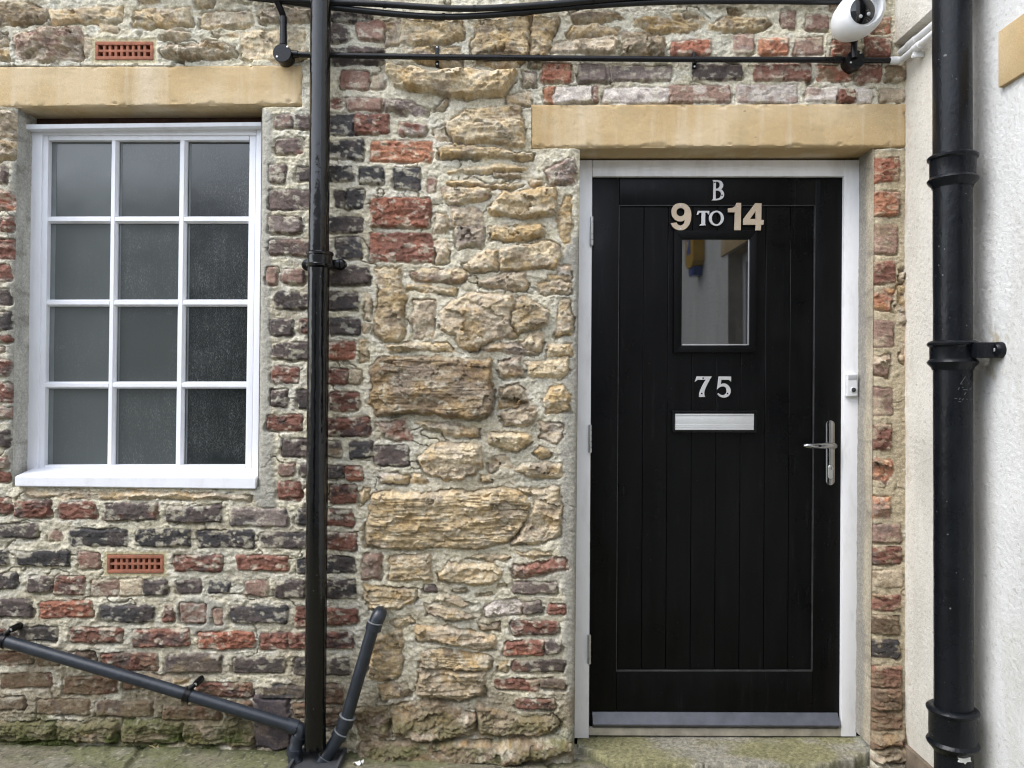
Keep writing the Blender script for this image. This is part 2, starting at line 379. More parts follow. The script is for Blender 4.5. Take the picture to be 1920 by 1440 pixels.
RECTS = {
'A': """0 935 40 1035 pn;0 1215 72 1305 rk;0 1350 70 1430 rk;1545 650 1645 712 pn;1652 652 1750 720 dp;1548 785 1705 865 pr;1517 930 1615 1030 pd;
1670 935 1750 1015 dk;1518 1070 1755 1175 pd;1518 1222 1690 1315 pg;1517 1352 1750 1440 pn""",
'B': """420 70 640 122 dk;420 135 515 235 dp;570 128 715 228 nr;425 270 725 305 dp;430 322 720 362 dk;480 402 630 508 nr;642 420 715 500 ug;
425 552 490 610 rb;510 558 700 625 nr;415 642 560 758 kd;560 645 748 758 rd;806 692 960 765 rw;415 792 600 892 kd;650 802 990 910 Oo;
400 935 545 1022 kd;585 942 720 1035 kd;775 947 925 1070 kd;440 1070 500 1165 dk;507 1066 605 1170 kd;645 1118 980 1280 or;
415 1222 600 1310 dk;450 1337 585 1455 kd;645 1312 995 1470 ro;1607 358 1770 458 ob;1815 365 1990 462 gp;968 998 1010 1080 nr""",
'C': """66 182 125 290 nr;150 192 272 270 np;110 325 310 420 dk;80 477 215 566 dk;255 482 320 548 rk;90 610 310 702 dp;95 745 240 836 rp;
85 870 180 966 dp;230 875 310 976 dk;66 1016 265 1106 rk;145 1156 300 1250 dp;135 1297 215 1358 np;250 1297 300 1362 dp;130 1392 250 1490 rn;
410 182 638 280 dp;410 322 572 425 dk;410 472 585 560 kd;405 602 560 702 or;405 757 520 842 rd;525 760 590 842 ut;410 887 580 992 rk;
405 1032 640 1130 rk;400 1162 480 1256 db;525 1166 658 1260 kd;666 1186 860 1296 dp;400 1302 500 1370 dk;505 1306 595 1380 ro;420 1406 560 1510 rk""",
'D': """345 195 470 270 rd;340 302 485 390 rd;335 422 475 497 kd;335 542 480 620 dk;325 667 488 748 rb;325 787 470 866 rk;325 912 455 990 kd;
325 1037 420 1128 rk;325 1150 410 1235 rk;1242 542 1450 600 pg;1297 637 1380 690 gd;1412 646 1490 700 rp;1228 732 1455 796 rd;1200 826 1390 895 ro;
1394 822 1475 886 dg;1236 922 1490 978 dr;1160 1012 1368 1066 ro;1372 1012 1490 1056 pb;1250 1106 1446 1156 rd;812 556 870 590 dp""",
'E': """-40 140 60 210 rd;75 152 245 230 rd;290 157 460 235 rd;505 160 760 245 dr;805 176 1070 256 dk;1105 186 1385 270 gk;1430 190 1500 262 kd;
-40 265 180 330 dk;240 292 300 340 np;340 290 615 370 kd;660 292 920 372 kd;955 297 1225 375 kd;1260 307 1500 378 dk;
-40 392 45 462 kd;85 396 340 466 kd;380 402 485 480 nr;840 412 1070 490 rk;1145 416 1390 490 ro;1435 430 1500 497 kd;
-40 505 80 580 dk;140 516 258 592 dp;262 516 412 600 rp;445 532 570 610 nu;575 532 690 608 ut;690 537 800 605 dk;850 532 970 596 dg;1010 537 1105 596 kd;
1180 537 1300 612 np;1330 537 1470 616 dp;-40 625 160 706 dp;195 636 450 712 or;490 657 740 730 kd;790 652 835 730 rp;868 646 990 740 nw;
1030 672 1075 750 nu;1110 656 1385 740 kd;1425 666 1500 756 rd;-40 770 40 820 rk;60 762 285 822 kd;340 767 595 836 rk;640 772 915 852 rk;960 782 1225 862 or;
1255 787 1400 866 rk;1395 787 1500 866 rk;330 882 460 925 rk;495 887 760 970 rk;800 892 1070 975 db;1125 907 1375 980 dk;1415 912 1500 990 kd;
-40 880 150 935 re;170 885 290 940 eb;10 980 250 1052 er;310 1002 560 1080 re;600 1000 680 1060 er;945 1032 1215 1096 rd;1258 1042 1500 1100 kd;-40 1100 120 1160 dp;
190 1110 430 1180 ed;460 1122 740 1190 ed;780 1142 1060 1202 re;1100 1120 1215 1190 re;1420 1130 1500 1190 re;-40 12 45 60 rd;1340 62 1450 136 rk""",
'F': """550 62 635 155 np;690 87 820 170 nr;840 -10 900 62 ob;1060 100 1166 190 ob;285 192 395 305 ng;430 222 590 312 Oo;630 212 785 310 nu;
840 227 960 312 on;1030 212 1170 322 rn;60 366 330 450 dp;400 367 720 456 rn;757 367 955 452 ob;972 366 1112 462 rn;1140 370 1250 456 bo;
-80 487 268 577 nw;300 482 640 577 wn;690 492 872 572 wn;876 506 968 577 ro;972 502 1062 577 wu;1110 502 1250 577 uq;
1066 892 1212 1022 ob;1062 1076 1214 1216 On;1068 1266 1208 1422 nb""",
'G': "1060 152 1190 276 ro;1058 486 1182 636 nu;1056 862 1180 1020 nu;1050 1072 1172 1206 rn",
'H': "897 267 1054 350 np;890 377 1054 456 rp;897 487 1058 566 ub;902 602 1048 681 rb;897 706 1044 792 eb;897 822 1044 910 kd;897 952 1054 1046 rb;890 1056 1054 1156 rp;897 1172 1054 1250 rb",
'I': "1430 465 1870 625 or;380 732 690 930 gp;770 742 1430 922 gd;0 980 125 1162 Oo;118 985 560 1162 wu;555 985 602 1140 rn;672 992 1390 1165 wg",
'J': "-60 32 80 128 rk;-60 162 60 248 rp;-60 292 55 374 dk;-60 422 60 514 dk;-60 546 62 582 rd;-60 602 25 642 ug;-60 682 55 760 rd;-60 802 60 902 rk;-60 932 65 1000 ng;-60 1056 45 1150 dk;-60 1202 40 1262 rn;-60 1287 52 1336 ro",
}
# stones: colours, proud of the mortar (mm), roughness, bedding strength | outline
STONES = {
'A': """bq 14 1.2 .4|-60 15 180 20 270 60 240 120 150 140 -60 145;sy 12 1 .3|275 60 420 45 690 40 690 125 600 130 450 130 290 135;tq 8 1 0|555 140 660 140 665 175 570 185;
ys 15 1 .3|760 60 900 45 1080 40 1090 140 920 150 750 150;ts 8 1 .2|1130 70 1250 55 1420 60 1430 140 1270 155 1130 155;tq 9 1 .2|1075 -20 1200 -20 1195 35 1110 42;
qt 9 1 .2|780 -30 900 -30 905 18 790 22;qb 8 1.2 .3|1455 50 1560 35 1745 50 1745 120 1600 140 1470 130;nu 16 2.2 .2|80 205 200 170 450 155 475 230 470 335 240 345 110 335;
qt 10 1.5 0|-60 180 45 180 40 250 -60 260;qt 8 1.5 0|-60 272 45 275 48 340 -60 345;us 5 1 0|475 210 520 210 515 310 480 320;qt 12 1.4 .3|905 215 970 170 1080 170 1085 215 920 225;
ub 16 2 .5|910 280 1000 255 1120 260 1160 225 1330 260 1330 310 1120 335 1000 340 915 315;tq 6 1 .4|1185 185 1340 180 1345 205 1200 205;ts 5 1.2 .1|1365 175 1700 165 1720 200 1720 335 1560 345 1365 335;
tq 8 1.5 .2|-60 612 80 622 100 700 95 770 -60 780;tq 8 1.5 .2|-60 792 95 792 95 880 -60 905;or 6 1.5 0|-60 1075 60 1080 112 1178 -60 1185""",
'B': """ug 8 1.6 0|720 130 770 110 810 140 800 240 740 250;ys 18 1.2 .6|820 120 900 105 1160 110 1175 150 1165 215 1070 240 880 250 820 230;yg 12 1.6 .5|840 275 950 255 1150 265 1160 295 1160 370 1050 375 900 340 830 310;
yb 22 1.3 .7|1225 130 1330 115 1540 92 1545 300 1480 385 1400 390 1230 380 1210 300 1235 210;by 20 1.2 .3|1548 92 1700 85 1690 180 1640 300 1600 375 1540 380 1540 300;
sy 42 1.6 .5|730 370 860 375 980 410 1190 395 1300 410 1470 410 1440 480 1380 560 1250 545 1050 550 880 520 770 480 735 430;qg 8 1.4 0|1495 405 1570 405 1575 480 1505 490;
gp 10 1.6 0|720 567 860 557 975 618 970 648 720 630;us 8 1.4 .3|1000 620 1060 560 1085 565 1050 620;uq 10 1.2 .3|1000 720 1100 690 1120 800 1040 790 1010 760;us 5 1.2 .3|1410 540 1530 520 1540 590 1410 590;
sy 26 1.4 .7|1070 690 1180 625 1330 600 1495 605 1510 700 1510 830 1400 825 1200 800 1110 800 1075 760;ys 24 1.2 1|1020 830 1110 805 1400 840 1545 870 1555 905 1300 895 1030 885;
ts 14 1.1 .8|1080 960 1160 945 1400 925 1530 935 1500 965 1250 965 1090 975;us 12 1.2 .4|1345 975 1480 975 1490 1005 1360 1000;ts 16 1.2 .8|1060 1025 1200 1010 1320 1035 1500 1040 1400 1065 1200 1050 1065 1045;
tn 22 1.3 .5|1045 1065 1150 1050 1310 1060 1310 1110 1250 1140 1100 1150 1060 1110;sy 28 1.5 .3|1305 1170 1390 1080 1560 1070 1690 1055 1700 1130 1695 1215 1500 1225 1320 1210;
ys 20 1.4 .4|1315 1275 1600 1260 1625 1300 1620 1340 1400 1355 1320 1345;ug 6 1.4 .1|1090 1160 1280 1180 1290 1250 1280 1390 1130 1390 1100 1290;us 6 1 0|1005 1205 1070 1200 1075 1315 1000 1310;
gn 12 1.5 .2|1615 960 1790 875 1800 950 1790 1040 1650 1040;tu 8 1.2 0|1535 1010 1610 1015 1620 1045 1540 1050;yb 10 1.2 .2|1740 1090 1775 1100 1775 1360 1740 1380 1700 1230 1720 1150;
us 7 1.2 .2|1005 1350 1070 1340 1080 1470 1010 1470""",
'C': """yb 16 1 .4|680 190 820 185 830 300 835 560 800 600 720 610 665 555 670 420 690 300;sn 14 1.3 .5|870 210 960 190 1180 195 1190 230 1150 275 900 265;tu 14 1.3 .5|835 280 900 275 1130 300 1130 340 950 330 840 310;
us 20 1.3 .2|1165 175 1300 82 1350 90 1350 205 1230 213;ts 22 1.2 .3|1362 80 1500 50 1650 35 1700 60 1720 110 1690 185 1500 200 1370 205;uq 18 1.4 .4|1255 260 1400 215 1530 210 1530 280 1500 320 1400 310 1260 290;
wt 6 1.4 0|1700 172 1775 178 1775 235 1700 228;sy 6 1 .2|1650 236 1775 236 1775 258 1660 256;ut 10 1.2 .5|1570 268 1775 265 1775 330 1600 325;uq 9 1.1 .1|880 370 1010 365 990 580 900 575 870 470;
us 18 1.4 .2|1040 440 1100 360 1250 330 1450 340 1440 470 1480 570 1420 570 1350 600 1250 650 1150 630 1120 570 1040 530;yb 24 1.2 .2|1470 350 1520 350 1640 440 1640 510 1540 530 1480 560 1420 500;
qg 12 1.5 .2|1270 645 1380 605 1480 620 1590 665 1580 675 1400 668;ut 14 1.4 .1|1485 600 1600 535 1622 560 1600 660 1530 650;ts 16 1.2 .7|730 625 900 605 1080 620 1125 660 1000 655 860 650 740 645;
yb 10 1 .3|1700 375 1760 370 1780 420 1775 570 1690 575;st 14 1.3 .1|1625 610 1770 605 1775 685 1640 685;be 30 1.0 .8|640 750 700 690 760 680 1000 690 1320 705 1330 870 1320 1010 1250 1040 1060 1020 900 1010 690 1020 640 950 650 860;
un 12 1.5 .1|1370 720 1490 685 1500 800 1400 810 1370 790;ts 14 1.2 .5|1520 720 1750 692 1755 790 1720 810 1520 790;qb 14 1.6 .2|1360 860 1480 840 1520 880 1520 960 1440 970 1370 980;
uq 16 1.5 .2|1380 1005 1500 965 1580 975 1560 1075 1400 1080;yb 20 1.5 .1|1650 850 1720 840 1775 900 1770 1000 1640 1005 1620 950;nr 8 1.3 .1|685 1060 840 1050 880 1150 820 1165 730 1140;
tq 16 1.2 .5|900 1052 1120 1060 1260 1090 1250 1140 1060 1120 950 1090;ts 22 1.8 .2|1310 1120 1420 1110 1550 1130 1550 1190 1450 1220 1340 1210 1300 1160;ug 9 1.4 .1|1590 1060 1720 1070 1725 1140 1700 1180 1600 1150;
ut 22 1.6 .4|915 1260 1000 1180 1150 1165 1270 1190 1280 1300 1230 1350 1060 1385 950 1350;yt 12 1.3 0|1560 1230 1600 1185 1650 1210 1660 1250 1600 1255;us 16 1.4 .4|1450 1320 1500 1280 1720 1290 1720 1360 1550 1370;
ys 9 1.2 0|1265 1350 1330 1350 1330 1395 1270 1395;tw 14 1.4 .3|690 1345 800 1335 860 1350 850 1398 700 1400;yt 10 1.3 0|870 1345 920 1345 960 1390 880 1400;us 5 1.3 .2|612 330 640 335 638 470 610 470;
sy 6 1.3 .1|590 590 632 592 636 712 595 715;qt 5 1.2 .2|1310 1265 1400 1240 1440 1300 1330 1330;uy 5 1.3 0|595 500 635 505 632 550 600 555;tu 8 1.3 .2|1030 1440 1400 1425 1700 1425 1690 1460 1050 1465""",
'D': """sy 8 1.3 .2|485 120 520 80 545 90 540 150 500 185;rk 5 1.6 0|355 78 470 75 462 130 420 155 358 152;ys 24 1.2 1.2|560 120 600 105 800 110 1050 100 1250 92 1330 150 1310 250 1200 350 1060 380 930 375 800 385 640 380 530 365 525 290 545 190;
us 16 1.5 .3|1320 100 1460 82 1470 200 1465 320 1390 352 1240 355 1320 250 1340 150;nr 10 1.3 .2|525 405 600 405 610 450 600 530 515 530;sy 18 1.2 .6|640 420 830 400 850 470 850 535 650 540;
sy 20 1.4 .3|885 500 930 450 1060 445 1150 455 1190 500 1170 540 1060 555 900 530;tu 14 1.2 .5|1015 420 1100 410 1220 425 1210 440 1050 430;sy 10 1 .4|1255 400 1430 400 1430 420 1280 425;
rn 9 1.3 .1|1240 465 1500 425 1512 478 1240 525;wg 8 1.5 .1|1085 660 1150 630 1294 635 1294 700 1100 705;ys 5 1 0|1170 922 1212 922 1212 975 1170 975;ys 20 1.2 1|530 560 600 560 780 580 760 640 690 675 560 665 525 620;
ut 14 1.2 .7|880 600 960 610 1045 660 1000 665 870 630;qt 16 1.3 .7|820 650 900 650 1045 700 1050 720 950 730 830 700;qb 10 1.4 .3|1080 745 1180 735 1180 780 1090 780;uq 16 1.2 .5|770 760 850 750 1150 795 1160 860 1110 875 880 840 780 820;
yb 14 1.2 .9|560 810 700 775 720 860 700 1000 620 1025 540 1010;yb 16 1.2 .9|800 880 900 865 1130 900 1125 960 1110 970 790 955;us 16 1.3 .9|790 962 1110 978 1095 1095 980 1115 780 1080;
us 12 1.5 .4|590 1040 730 1030 750 1090 610 1115;ts 8 1.3 .3|650 740 740 710 760 740 690 765;ut 7 1.2 .4|950 572 1020 575 1010 592 950 588;ut 6 1.2 .4|1050 600 1140 590 1140 610 1060 612;
tu 7 1.2 .3|1160 552 1205 552 1205 568 1165 568;eb 9 1.7 .3|460 1150 640 1140 640 1280 540 1300 470 1250;eu 12 1.7 .3|655 1140 800 1105 960 1130 1060 1180 1050 1270 800 1300 660 1280;
ue 14 1.7 .3|1070 1120 1230 1190 1440 1185 1480 1235 1400 1280 1070 1275;em 20 1.3 .2|500 1310 700 1300 1080 1300 1500 1290 1545 1345 1200 1402 700 1412 520 1395 490 1350""",
'E': """mq 12 1.2 .6|-60 1212 270 1212 272 1312 -60 1310;qm 14 1.2 .6|280 1212 570 1212 572 1315 282 1312;mq 12 1.1 .6|588 1202 880 1206 880 1318 590 1315;qm 13 1.1 .6|888 1205 1220 1215 1222 1330 890 1325;
lp 9 .35 .1|1225 1085 1395 1082 1412 1200 1410 1352 1228 1345;uq 5 1.4 .2|690 990 900 992 910 1030 760 1040;us 6 1.4 .5|120 100 600 105 1000 118 1210 128 1200 148 600 138 130 135""",
'F': """yb 18 1.6 .6|150 140 250 95 480 110 500 140 380 180 160 175;ys 14 1.6 .5|-60 80 80 70 130 130 60 165 -60 160;bq 10 1.6 .3|250 55 325 58 325 82 260 80;eb 8 2 .3|880 1275 1050 1275 1050 1330 905 1340""",
'G': "On 4 1.6 0|1066 332 1178 308 1182 434 1070 410;nu 3 1.4 0|1056 690 1172 680 1160 800 1060 780;On 5 1.6 0|1042 1262 1180 1252 1180 1332 1132 1408 1050 1350;ub 1 2.6 .2|1205 290 1256 270 1258 520 1200 500 1212 400;ub 1 2.4 .2|1222 200 1258 185 1258 262 1225 258;ub 1 2.4 .2|1232 610 1258 610 1258 720 1228 700",
'H': "On 4 1.6 0|894 130 1012 128 1000 238 898 238;ob 12 1.8 .2|880 1278 1050 1275 1052 1325 900 1335;qu 10 2 .2|930 1335 1075 1330 1080 1400 880 1400",
'I': "by 16 1.2 .8|300 150 800 150 900 205 650 260 330 260;yq 16 1.4 .5|250 380 320 300 600 285 850 335 780 400 500 420 330 440;uq 14 1.5 .5|60 560 250 450 780 410 850 490 800 600 100 605;yb 16 1.5 1|1000 240 1150 180 1400 205 1700 340 1600 380 1200 360 1050 300;bq 10 2.2 .6|860 380 1100 378 1340 430 1340 560 1360 620 860 620 880 480;yq 14 1.3 .3|1560 140 1720 150 1720 210 1600 205;gk 9 1.6 .2|0 820 20 705 180 700 300 745 200 780 60 800",
}
ELEMS = []   # (polygon px, corner radius, c1, c2, proud px, rough, bedding, is_brick)
PXM = F / D                                     # pixels per metre on the wall face
rng = random.Random(3)
def add_rect(x0, y0, x1, y1, code):
    j = lambda: rng.uniform(-1.6, 1.6)
    P = [(x0 + j(), y0 + j()), (x1 + j(), y0 + j()), (x1 + j(), y1 + j()), (x0 + j(), y1 + j())]
    rough = {'o': 1.7, 'O': 1.7, 'r': 1.5}.get(code[0], 1.05)
    ELEMS.append((P, 4.0, code[0], code[1], rng.uniform(1.5, 7.5), rough, .12, True))
for y in range(-420, 1400, 47):                 # plain courses beyond the frame, above and to the left
    x = -440 - rng.uniform(0, 60)
    while x < 1720:
        w = rng.choice([58, 112, 112, 116]); x0, x1 = x + 5, x + w - 6; x += w
        if y + 40 < -12 or x1 < -26:
            if x1 < -26 or y + 40 < -12: add_rect(x0, y + 4, min(x1, 1700), y + 39, rng.choice(['dk', 'kd', 'dp', 'rk', 'rd', 'pn', 'ro', 'dr']))
for T, s in STONES.items():
    ox, oy, k = TILES[T]
    for it in s.replace('\n', '').split(';'):
        head, pts = it.split('|'); c, pr, ro, be = head.split(); v = list(map(float, pts.split()))
        P = [(ox + v[i] * k, oy + v[i + 1] * k) for i in range(0, len(v), 2)]
        ELEMS.append((P, 0.0, c[0], c[1], float(pr) * PXM / 1000, float(ro), float(be), False))
for T, s in RECTS.items():
    ox, oy, k = TILES[T]
    for it in s.replace('\n', '').split(';'):
        a, b, c, d, code = it.split(); add_rect(ox + float(a) * k, oy + float(b) * k, ox + float(c) * k, oy + float(d) * k, code)

def axis(lo, f0, f1, hi, fine, coarse):
    a = np.arange(lo, f0, coarse); b = np.arange(f0, f1, fine); c = np.arange(f1, hi + coarse, coarse) if hi > f1 else np.array([f1])
    return np.concatenate([a, b, c])
xs = axis(-440, -12, 1704, 1700, 1.6, 7.0)
ys = axis(-430, -10, 1446, 1490, 1.6, 7.0)
PX, PY = np.meshgrid(xs.astype(np.float32), ys.astype(np.float32))
# openings (px on the wall face): left and right edge lean a little
WIN = dict(t=199.0, b=913.0, l=lambda y: 32 - 10 * (y - 200) / 700, r=lambda y: 490 - 7 * (y - 200) / 700)
DOOR = dict(t=276.0, b=1488.0, l=lambda y: 1087.5 - 10 * (y - 300) / 1070, r=lambda y: 1640 - 7 * (y - 300) / 1070)
keep = np.ones((len(ys) - 1, len(xs) - 1), bool)
for O in (WIN, DOOR):
    rows = np.where((ys >= O['t'] - 1) & (ys <= O['b'] + 1))[0]
    rt, rb = np.argmin(abs(ys - O['t'])), np.argmin(abs(ys - O['b'])); PY[rt, :] = O['t']; PY[rb, :] = O['b']
    for i in range(rt, rb + 1):
        l, r = O['l'](ys[i]), O['r'](ys[i]); jl, jr = np.argmin(abs(xs - l)), np.argmin(abs(xs - r))
        PX[i, jl] = l; PX[i, jr] = r
        if i < rb: keep[i, jl:jr] = False
LINT_W = (-60, 122, 569, 199); LINT_D = (994, 195, 1700, 277)

print('wall grid', PX.shape)
f = np.float32
Wx = (fbm(PX / 26, PY / 26, 5, 3) - .5) * 11 + (fbm(PX / 7, PY / 7, 6, 3) - .5) * 6.5
Wy = (fbm(PX / 26, PY / 26, 8, 3) - .5) * 9 + (fbm(PX / 7, PY / 7, 9, 3) - .5) * 6.0
QX, QY = PX + Wx, PY + Wy
und = (fbm(PX / 150, PY / 150, 21, 2) - .5) * 10
n8 = fbm(PX / 16, PY / 11, 31, 5, .6) - .5
n3 = fbm(PX / 4.5, PY / 4.5, 41, 3, .6) - .5
rg = ridge(PX / 30, PY / 22, 51, 4)
rg2 = ridge(PX / 11, PY / 7, 57, 3)
Wx2 = (fbm(PX / 12, PY / 12, 141, 3) - .5) * .8; Wy2 = (fbm(PX / 12, PY / 12, 143, 3) - .5) * .8
fc1 = facets(PX / 58 + Wx2 * .8, PY / 30 + Wy2 * .8, 151, 1.5); fc2 = facets(PX / 13 + Wx2, PY / 8 + Wy2, 157, 1.2)
# mortar
H = und * .4 + 1.6 + n8 * 6.5 + n3 * 2.2 + (rg2 - .6) * 1.6 + fc2 * 1.2
mc = np.stack([np.full_like(PX, c) for c in (.605, .56, .44)], -1)
tone = fbm(PX / 110, PY / 90, 61, 4)
def lerp(C, col, m): return C + (np.asarray(col, f) - C) * m[..., None]
mc = lerp(mc, (.58, .53, .38), sst(.5, .66, fbm(PX / 40, PY / 14, 62, 3)) * .6)
mc = lerp(mc, (.50, .48, .40), sst(.48, .7, tone) * .7)
mc = lerp(mc, (.46, .41, .31), sst(.55, .8, fbm(PX / 22, PY / 22, 63, 4)) * .5)
ck = 1 - np.abs(2 * fbm(PX / 75 + Wx / 60, PY / 60, 191, 3, .45) - 1); ckm = sst(.975, .993, ck) * sst(.45, .6, fbm(PX / 120, PY / 120, 193, 2))
H = H - 5 * ckm; mc = lerp(mc, (.20, .17, .12), ckm * .7)
mc = lerp(mc, (.30, .25, .17), sst(.55, .75, fbm(PX / 60, PY / 45, 195, 5, .6)) * .5)
mc = lerp(mc, (.66, .63, .54), sst(.56, .72, fbm(PX / 30, PY / 18, 197, 4, .6)) * .6)
# trowelled grey cement round the window, beside the door and in the patch
def zone(P, soft=5): return sst(-soft, soft, poly_sdf(QX, QY, P))
cem = np.zeros_like(PX)
for P in ([(20, 205), (36, 205), (24, 900), (12, 890)], [(486, 200), (512, 210), (506, 560), (512, 900), (520, 985), (470, 930)], [(1052, 480), (1090, 420), (1084, 1395), (1062, 1390), (1050, 1000)],
          [(330, 1130), (360, 1115), (420, 1130), (425, 1180), (370, 1190), (328, 1160)]):
    cem = np.maximum(cem, zone(P))
jamb = zone([(1622, 280), (1700, 282), (1696, 1400), (1620, 1400)], 3)
mc = lerp(mc, (.36, .345, .295), cem); mc = lerp(mc, (.44, .365, .245), jamb * .85)
H = H * (1 - .65 * np.maximum(cem, jamb * .7)) + 3.5 * cem
MASK = np.zeros_like(PX)
col_noise = fbm(PX / 34, PY / 26, 71, 4); lime_n = fbm(PX / 15, PY / 10, 73, 4, .6); spk = fbm(PX / 3.2, PY / 3.2, 75, 2)
bed = fbm(PX / 95, (PY + 6 * fbm(PX / 60, PY / 60, 80, 2)) / 5.2, 81, 3, .6); bedl = fbm(PX / 160, PY / 16, 83, 3)
for ei, (P, rad, c1, c2, proud, rough, bedk, brick) in enumerate(ELEMS):
    px = [p[0] for p in P]; py = [p[1] for p in P]
    j0, j1 = np.searchsorted(xs, (min(px) - 14, max(px) + 14)); i0, i1 = np.searchsorted(ys, (min(py) - 14, max(py) + 14))
    if j1 - j0 < 2 or i1 - i0 < 2: continue
    w = np.s_[i0:i1, j0:j1]; r = rng.random
    if rad:
        cx, cy = sum(px) / 4, sum(py) / 4; q = [(x + (rad if x < cx else -rad), y + (rad if y < cy else -rad)) for x, y in P]
        d = poly_sdf(PX[w] + .6 * Wx[w], PY[w] + .6 * Wy[w], q) + rad + 2.0
    else: d = poly_sdf(QX[w], QY[w], P) + 2.2 * (2 * vn(PX[w] / 20, PY[w] / 20, 171) - .2)
    ox, oy = r() * 500, r() * 500
    m = sst(-1.1, 1.1, d)
    bev = 4.5 if brick else 7.5
    prof = sst(-.5, bev, d)
    gap = (-1.0 - 4.5 * r()) if brick else (-2 - 4 * r())
    gapn = sst(.46, .70, vn(PX[w] / 26 + ox, PY[w] / 24, 91)) * 1.15
    tilt = ((PX[w] - sum(px) / len(px)) * rng.uniform(-.05, .05) + (PY[w] - sum(py) / len(py)) * rng.uniform(-.09, .05)) * (.5 if brick else 1.25)
    big = fbm(PX[w] / (26 if brick else 36) + ox, PY[w] / (18 if brick else 26) + oy, 95, 4, .55) - .5
    rel = rough * ((rg[w] - .62) * (.7 if brick else 1.6) + fc1[w] * (1.2 if brick else 6.0) + fc2[w] * (1.1 if brick else 1.5) + big * (2.4 if brick else 8) + n8[w] * (1.6 if brick else 2.2) + n3[w] * (1.2 if brick else 1.5))
    if rough > 1.4 and brick: rel = rel + (rg2[w] - .6) * 1.8 + fc2[w] * 1.8
    rel = rel + bedk * ((bed[w] - .5) * 8 + (bedl[w] - .5) * 9 - 5 * sst(.60, .70, bed[w]))
    if not brick and c1 == 'l': rel = n8[w] * 1.5
    hs_ = gap * gapn + (proud - gap * gapn) * prof + ((.68 if brick else .78) * rel + tilt) * sst(0, bev * 1.4, d) + (0 if brick else 1) * proud * .28 * (1 - np.exp(-np.maximum(d, 0) / 20))
    # a dark open joint on the underside of many stones
    under = sst(3.5, 0, np.abs(d + 1.0)) * sst(.40, .62, vn(PX[w] / 30 + oy, PY[w] / 40, 97)) * (PY[w] > (sum(py) / len(py)))
    Hn = H[w] * (1 - m) + hs_ * m
    H[w] = np.where(m > 0, Hn, H[w]) - under * (6. if brick else 9.)
    a, b = np.asarray(PAL[c1], f), np.asarray(PAL[c2], f)
    jit = rng.uniform(.86, 1.14)
    cn = fbm(PX[w] / 30 + ox, PY[w] / (22 if brick else 14) + oy, 99, 4, .6)
    mix2 = sst(.48, .70, cn) * .75 if brick else sst(.42, .68, cn) * .85
    C = (a + (b - a) * mix2[..., None]) * jit * (1.0 if brick else 1.1)
    C = C * (1 + .5 * (col_noise[w] - .5) + .55 * n8[w])[..., None]
    if bedk > .2: C = C * (1 + bedk * 1.0 * (bed[w] - .52) + bedk * .5 * (bedl[w] - .5))[..., None]
    if not brick:
        C = lerp(C, np.asarray(PAL['b'], f), sst(.60, .74, spk[w]) * .35 * sst(.45, .6, col_noise[w]))
        big_s = fbm(PX[w] / 46 + oy, PY[w] / 30 + ox, 181, 4, .55); gry = fbm(PX[w] / 38 + ox, PY[w] / 30 - oy, 183, 4, .6)
        C = lerp(C, (.44, .29, .12), sst(.53, .68, big_s) * (.3 if c1 == 'b' else .5) * (0 if c1 in 'lmgn' else 1))
        C = lerp(C, (.25, .205, .165), sst(.54, .68, gry) * .55 * (0 if c1 in 'lm' else 1))
        C = lerp(C, (.62, .56, .45), sst(.58, .70, fbm(PX[w] / 20 + ox, PY[w] / 14, 185, 4, .6)) * .45 * (0 if c1 in 'lmb' else 1))
    lime = sst(.55, .70, lime_n[w] + .17 * np.exp(-np.maximum(d, 0) / 4.5) - .025) * (.55 if brick else .45)
    if c1 == 'l': lime = lime * .1
    C = lerp(C, mc[w], lime)
    mc[w] = lerp(mc[w], C, m) if False else mc[w] + (C - mc[w]) * m[..., None]
    MASK[w] = np.maximum(MASK[w], m) if c1 == 'l' else MASK[w]
# damp dirt and moss at the foot of the wall
foot = sst(1210, 1330, PY + 40 * (fbm(PX / 60, PY / 60, 111, 3) - .5) + 55 * sst(500, 120, PX) - 20 * sst(1000, 700, PX) * sst(640, 720, PX))
foot_c = foot * (1 - MASK)
mc = lerp(mc, (.19, .145, .09), foot_c * .68 * sst(.25, .58, fbm(PX / 35, PY / 25, 113, 4)))
mo = sst(1318, 1368, PY + 50 * (fbm(PX / 45, PY / 22, 115, 4) - .5)) * sst(.38, .62, fbm(PX / 55, PY / 20, 117, 4) + .16 * sst(500, 380, PX))
mo = mo * (1 - MASK) * (.8 + .2 * sst(560, 480, PX)) * (1 - sst(470, 480, PX) * sst(660, 640, PX)) * sst(1120, 1080, PX)
mc = lerp(mc, (.095, .10, .035), mo * .65)
H = H + mo * n3 * 5
mc = lerp(mc, (.045, .06, .012), mo * sst(1366, 1384, PY + 18 * n8) * sst(.34, .5, fbm(PX / 70, PY / 12, 119, 3)) * sst(560, 520, PX) * .9)
# rust-red brick dust and pale limewash runs
H = H + sst(0, 1, foot) * sst(640, 700, PX) * 12 * sst(1340, 1420, PY)      # the stone pier swells at its foot
# arrises at the openings roll back, and the face is cut away behind the lintels
for O, rr in ((WIN, 7.), (DOOR, 6.)):
    e = np.maximum(np.maximum(O['l'](PY) - PX, PX - O['r'](PY)), np.maximum(O['t'] - PY, PY - O['b']))
    H = H - 6 * np.exp(-np.maximum(e, 0) / rr) - H * .8 * np.exp(-np.maximum(e, 0) / 3.)
    H = np.where(e <= .4, -4 + 1 * n8, H)
for a0, b0, a1, b1 in (LINT_W, LINT_D):
    ins = (PX > a0 + 3) & (PX < a1 - 3) & (PY > b0 + 3) & (PY < b1 + 1.5)
    H = np.where(ins, -14, H)
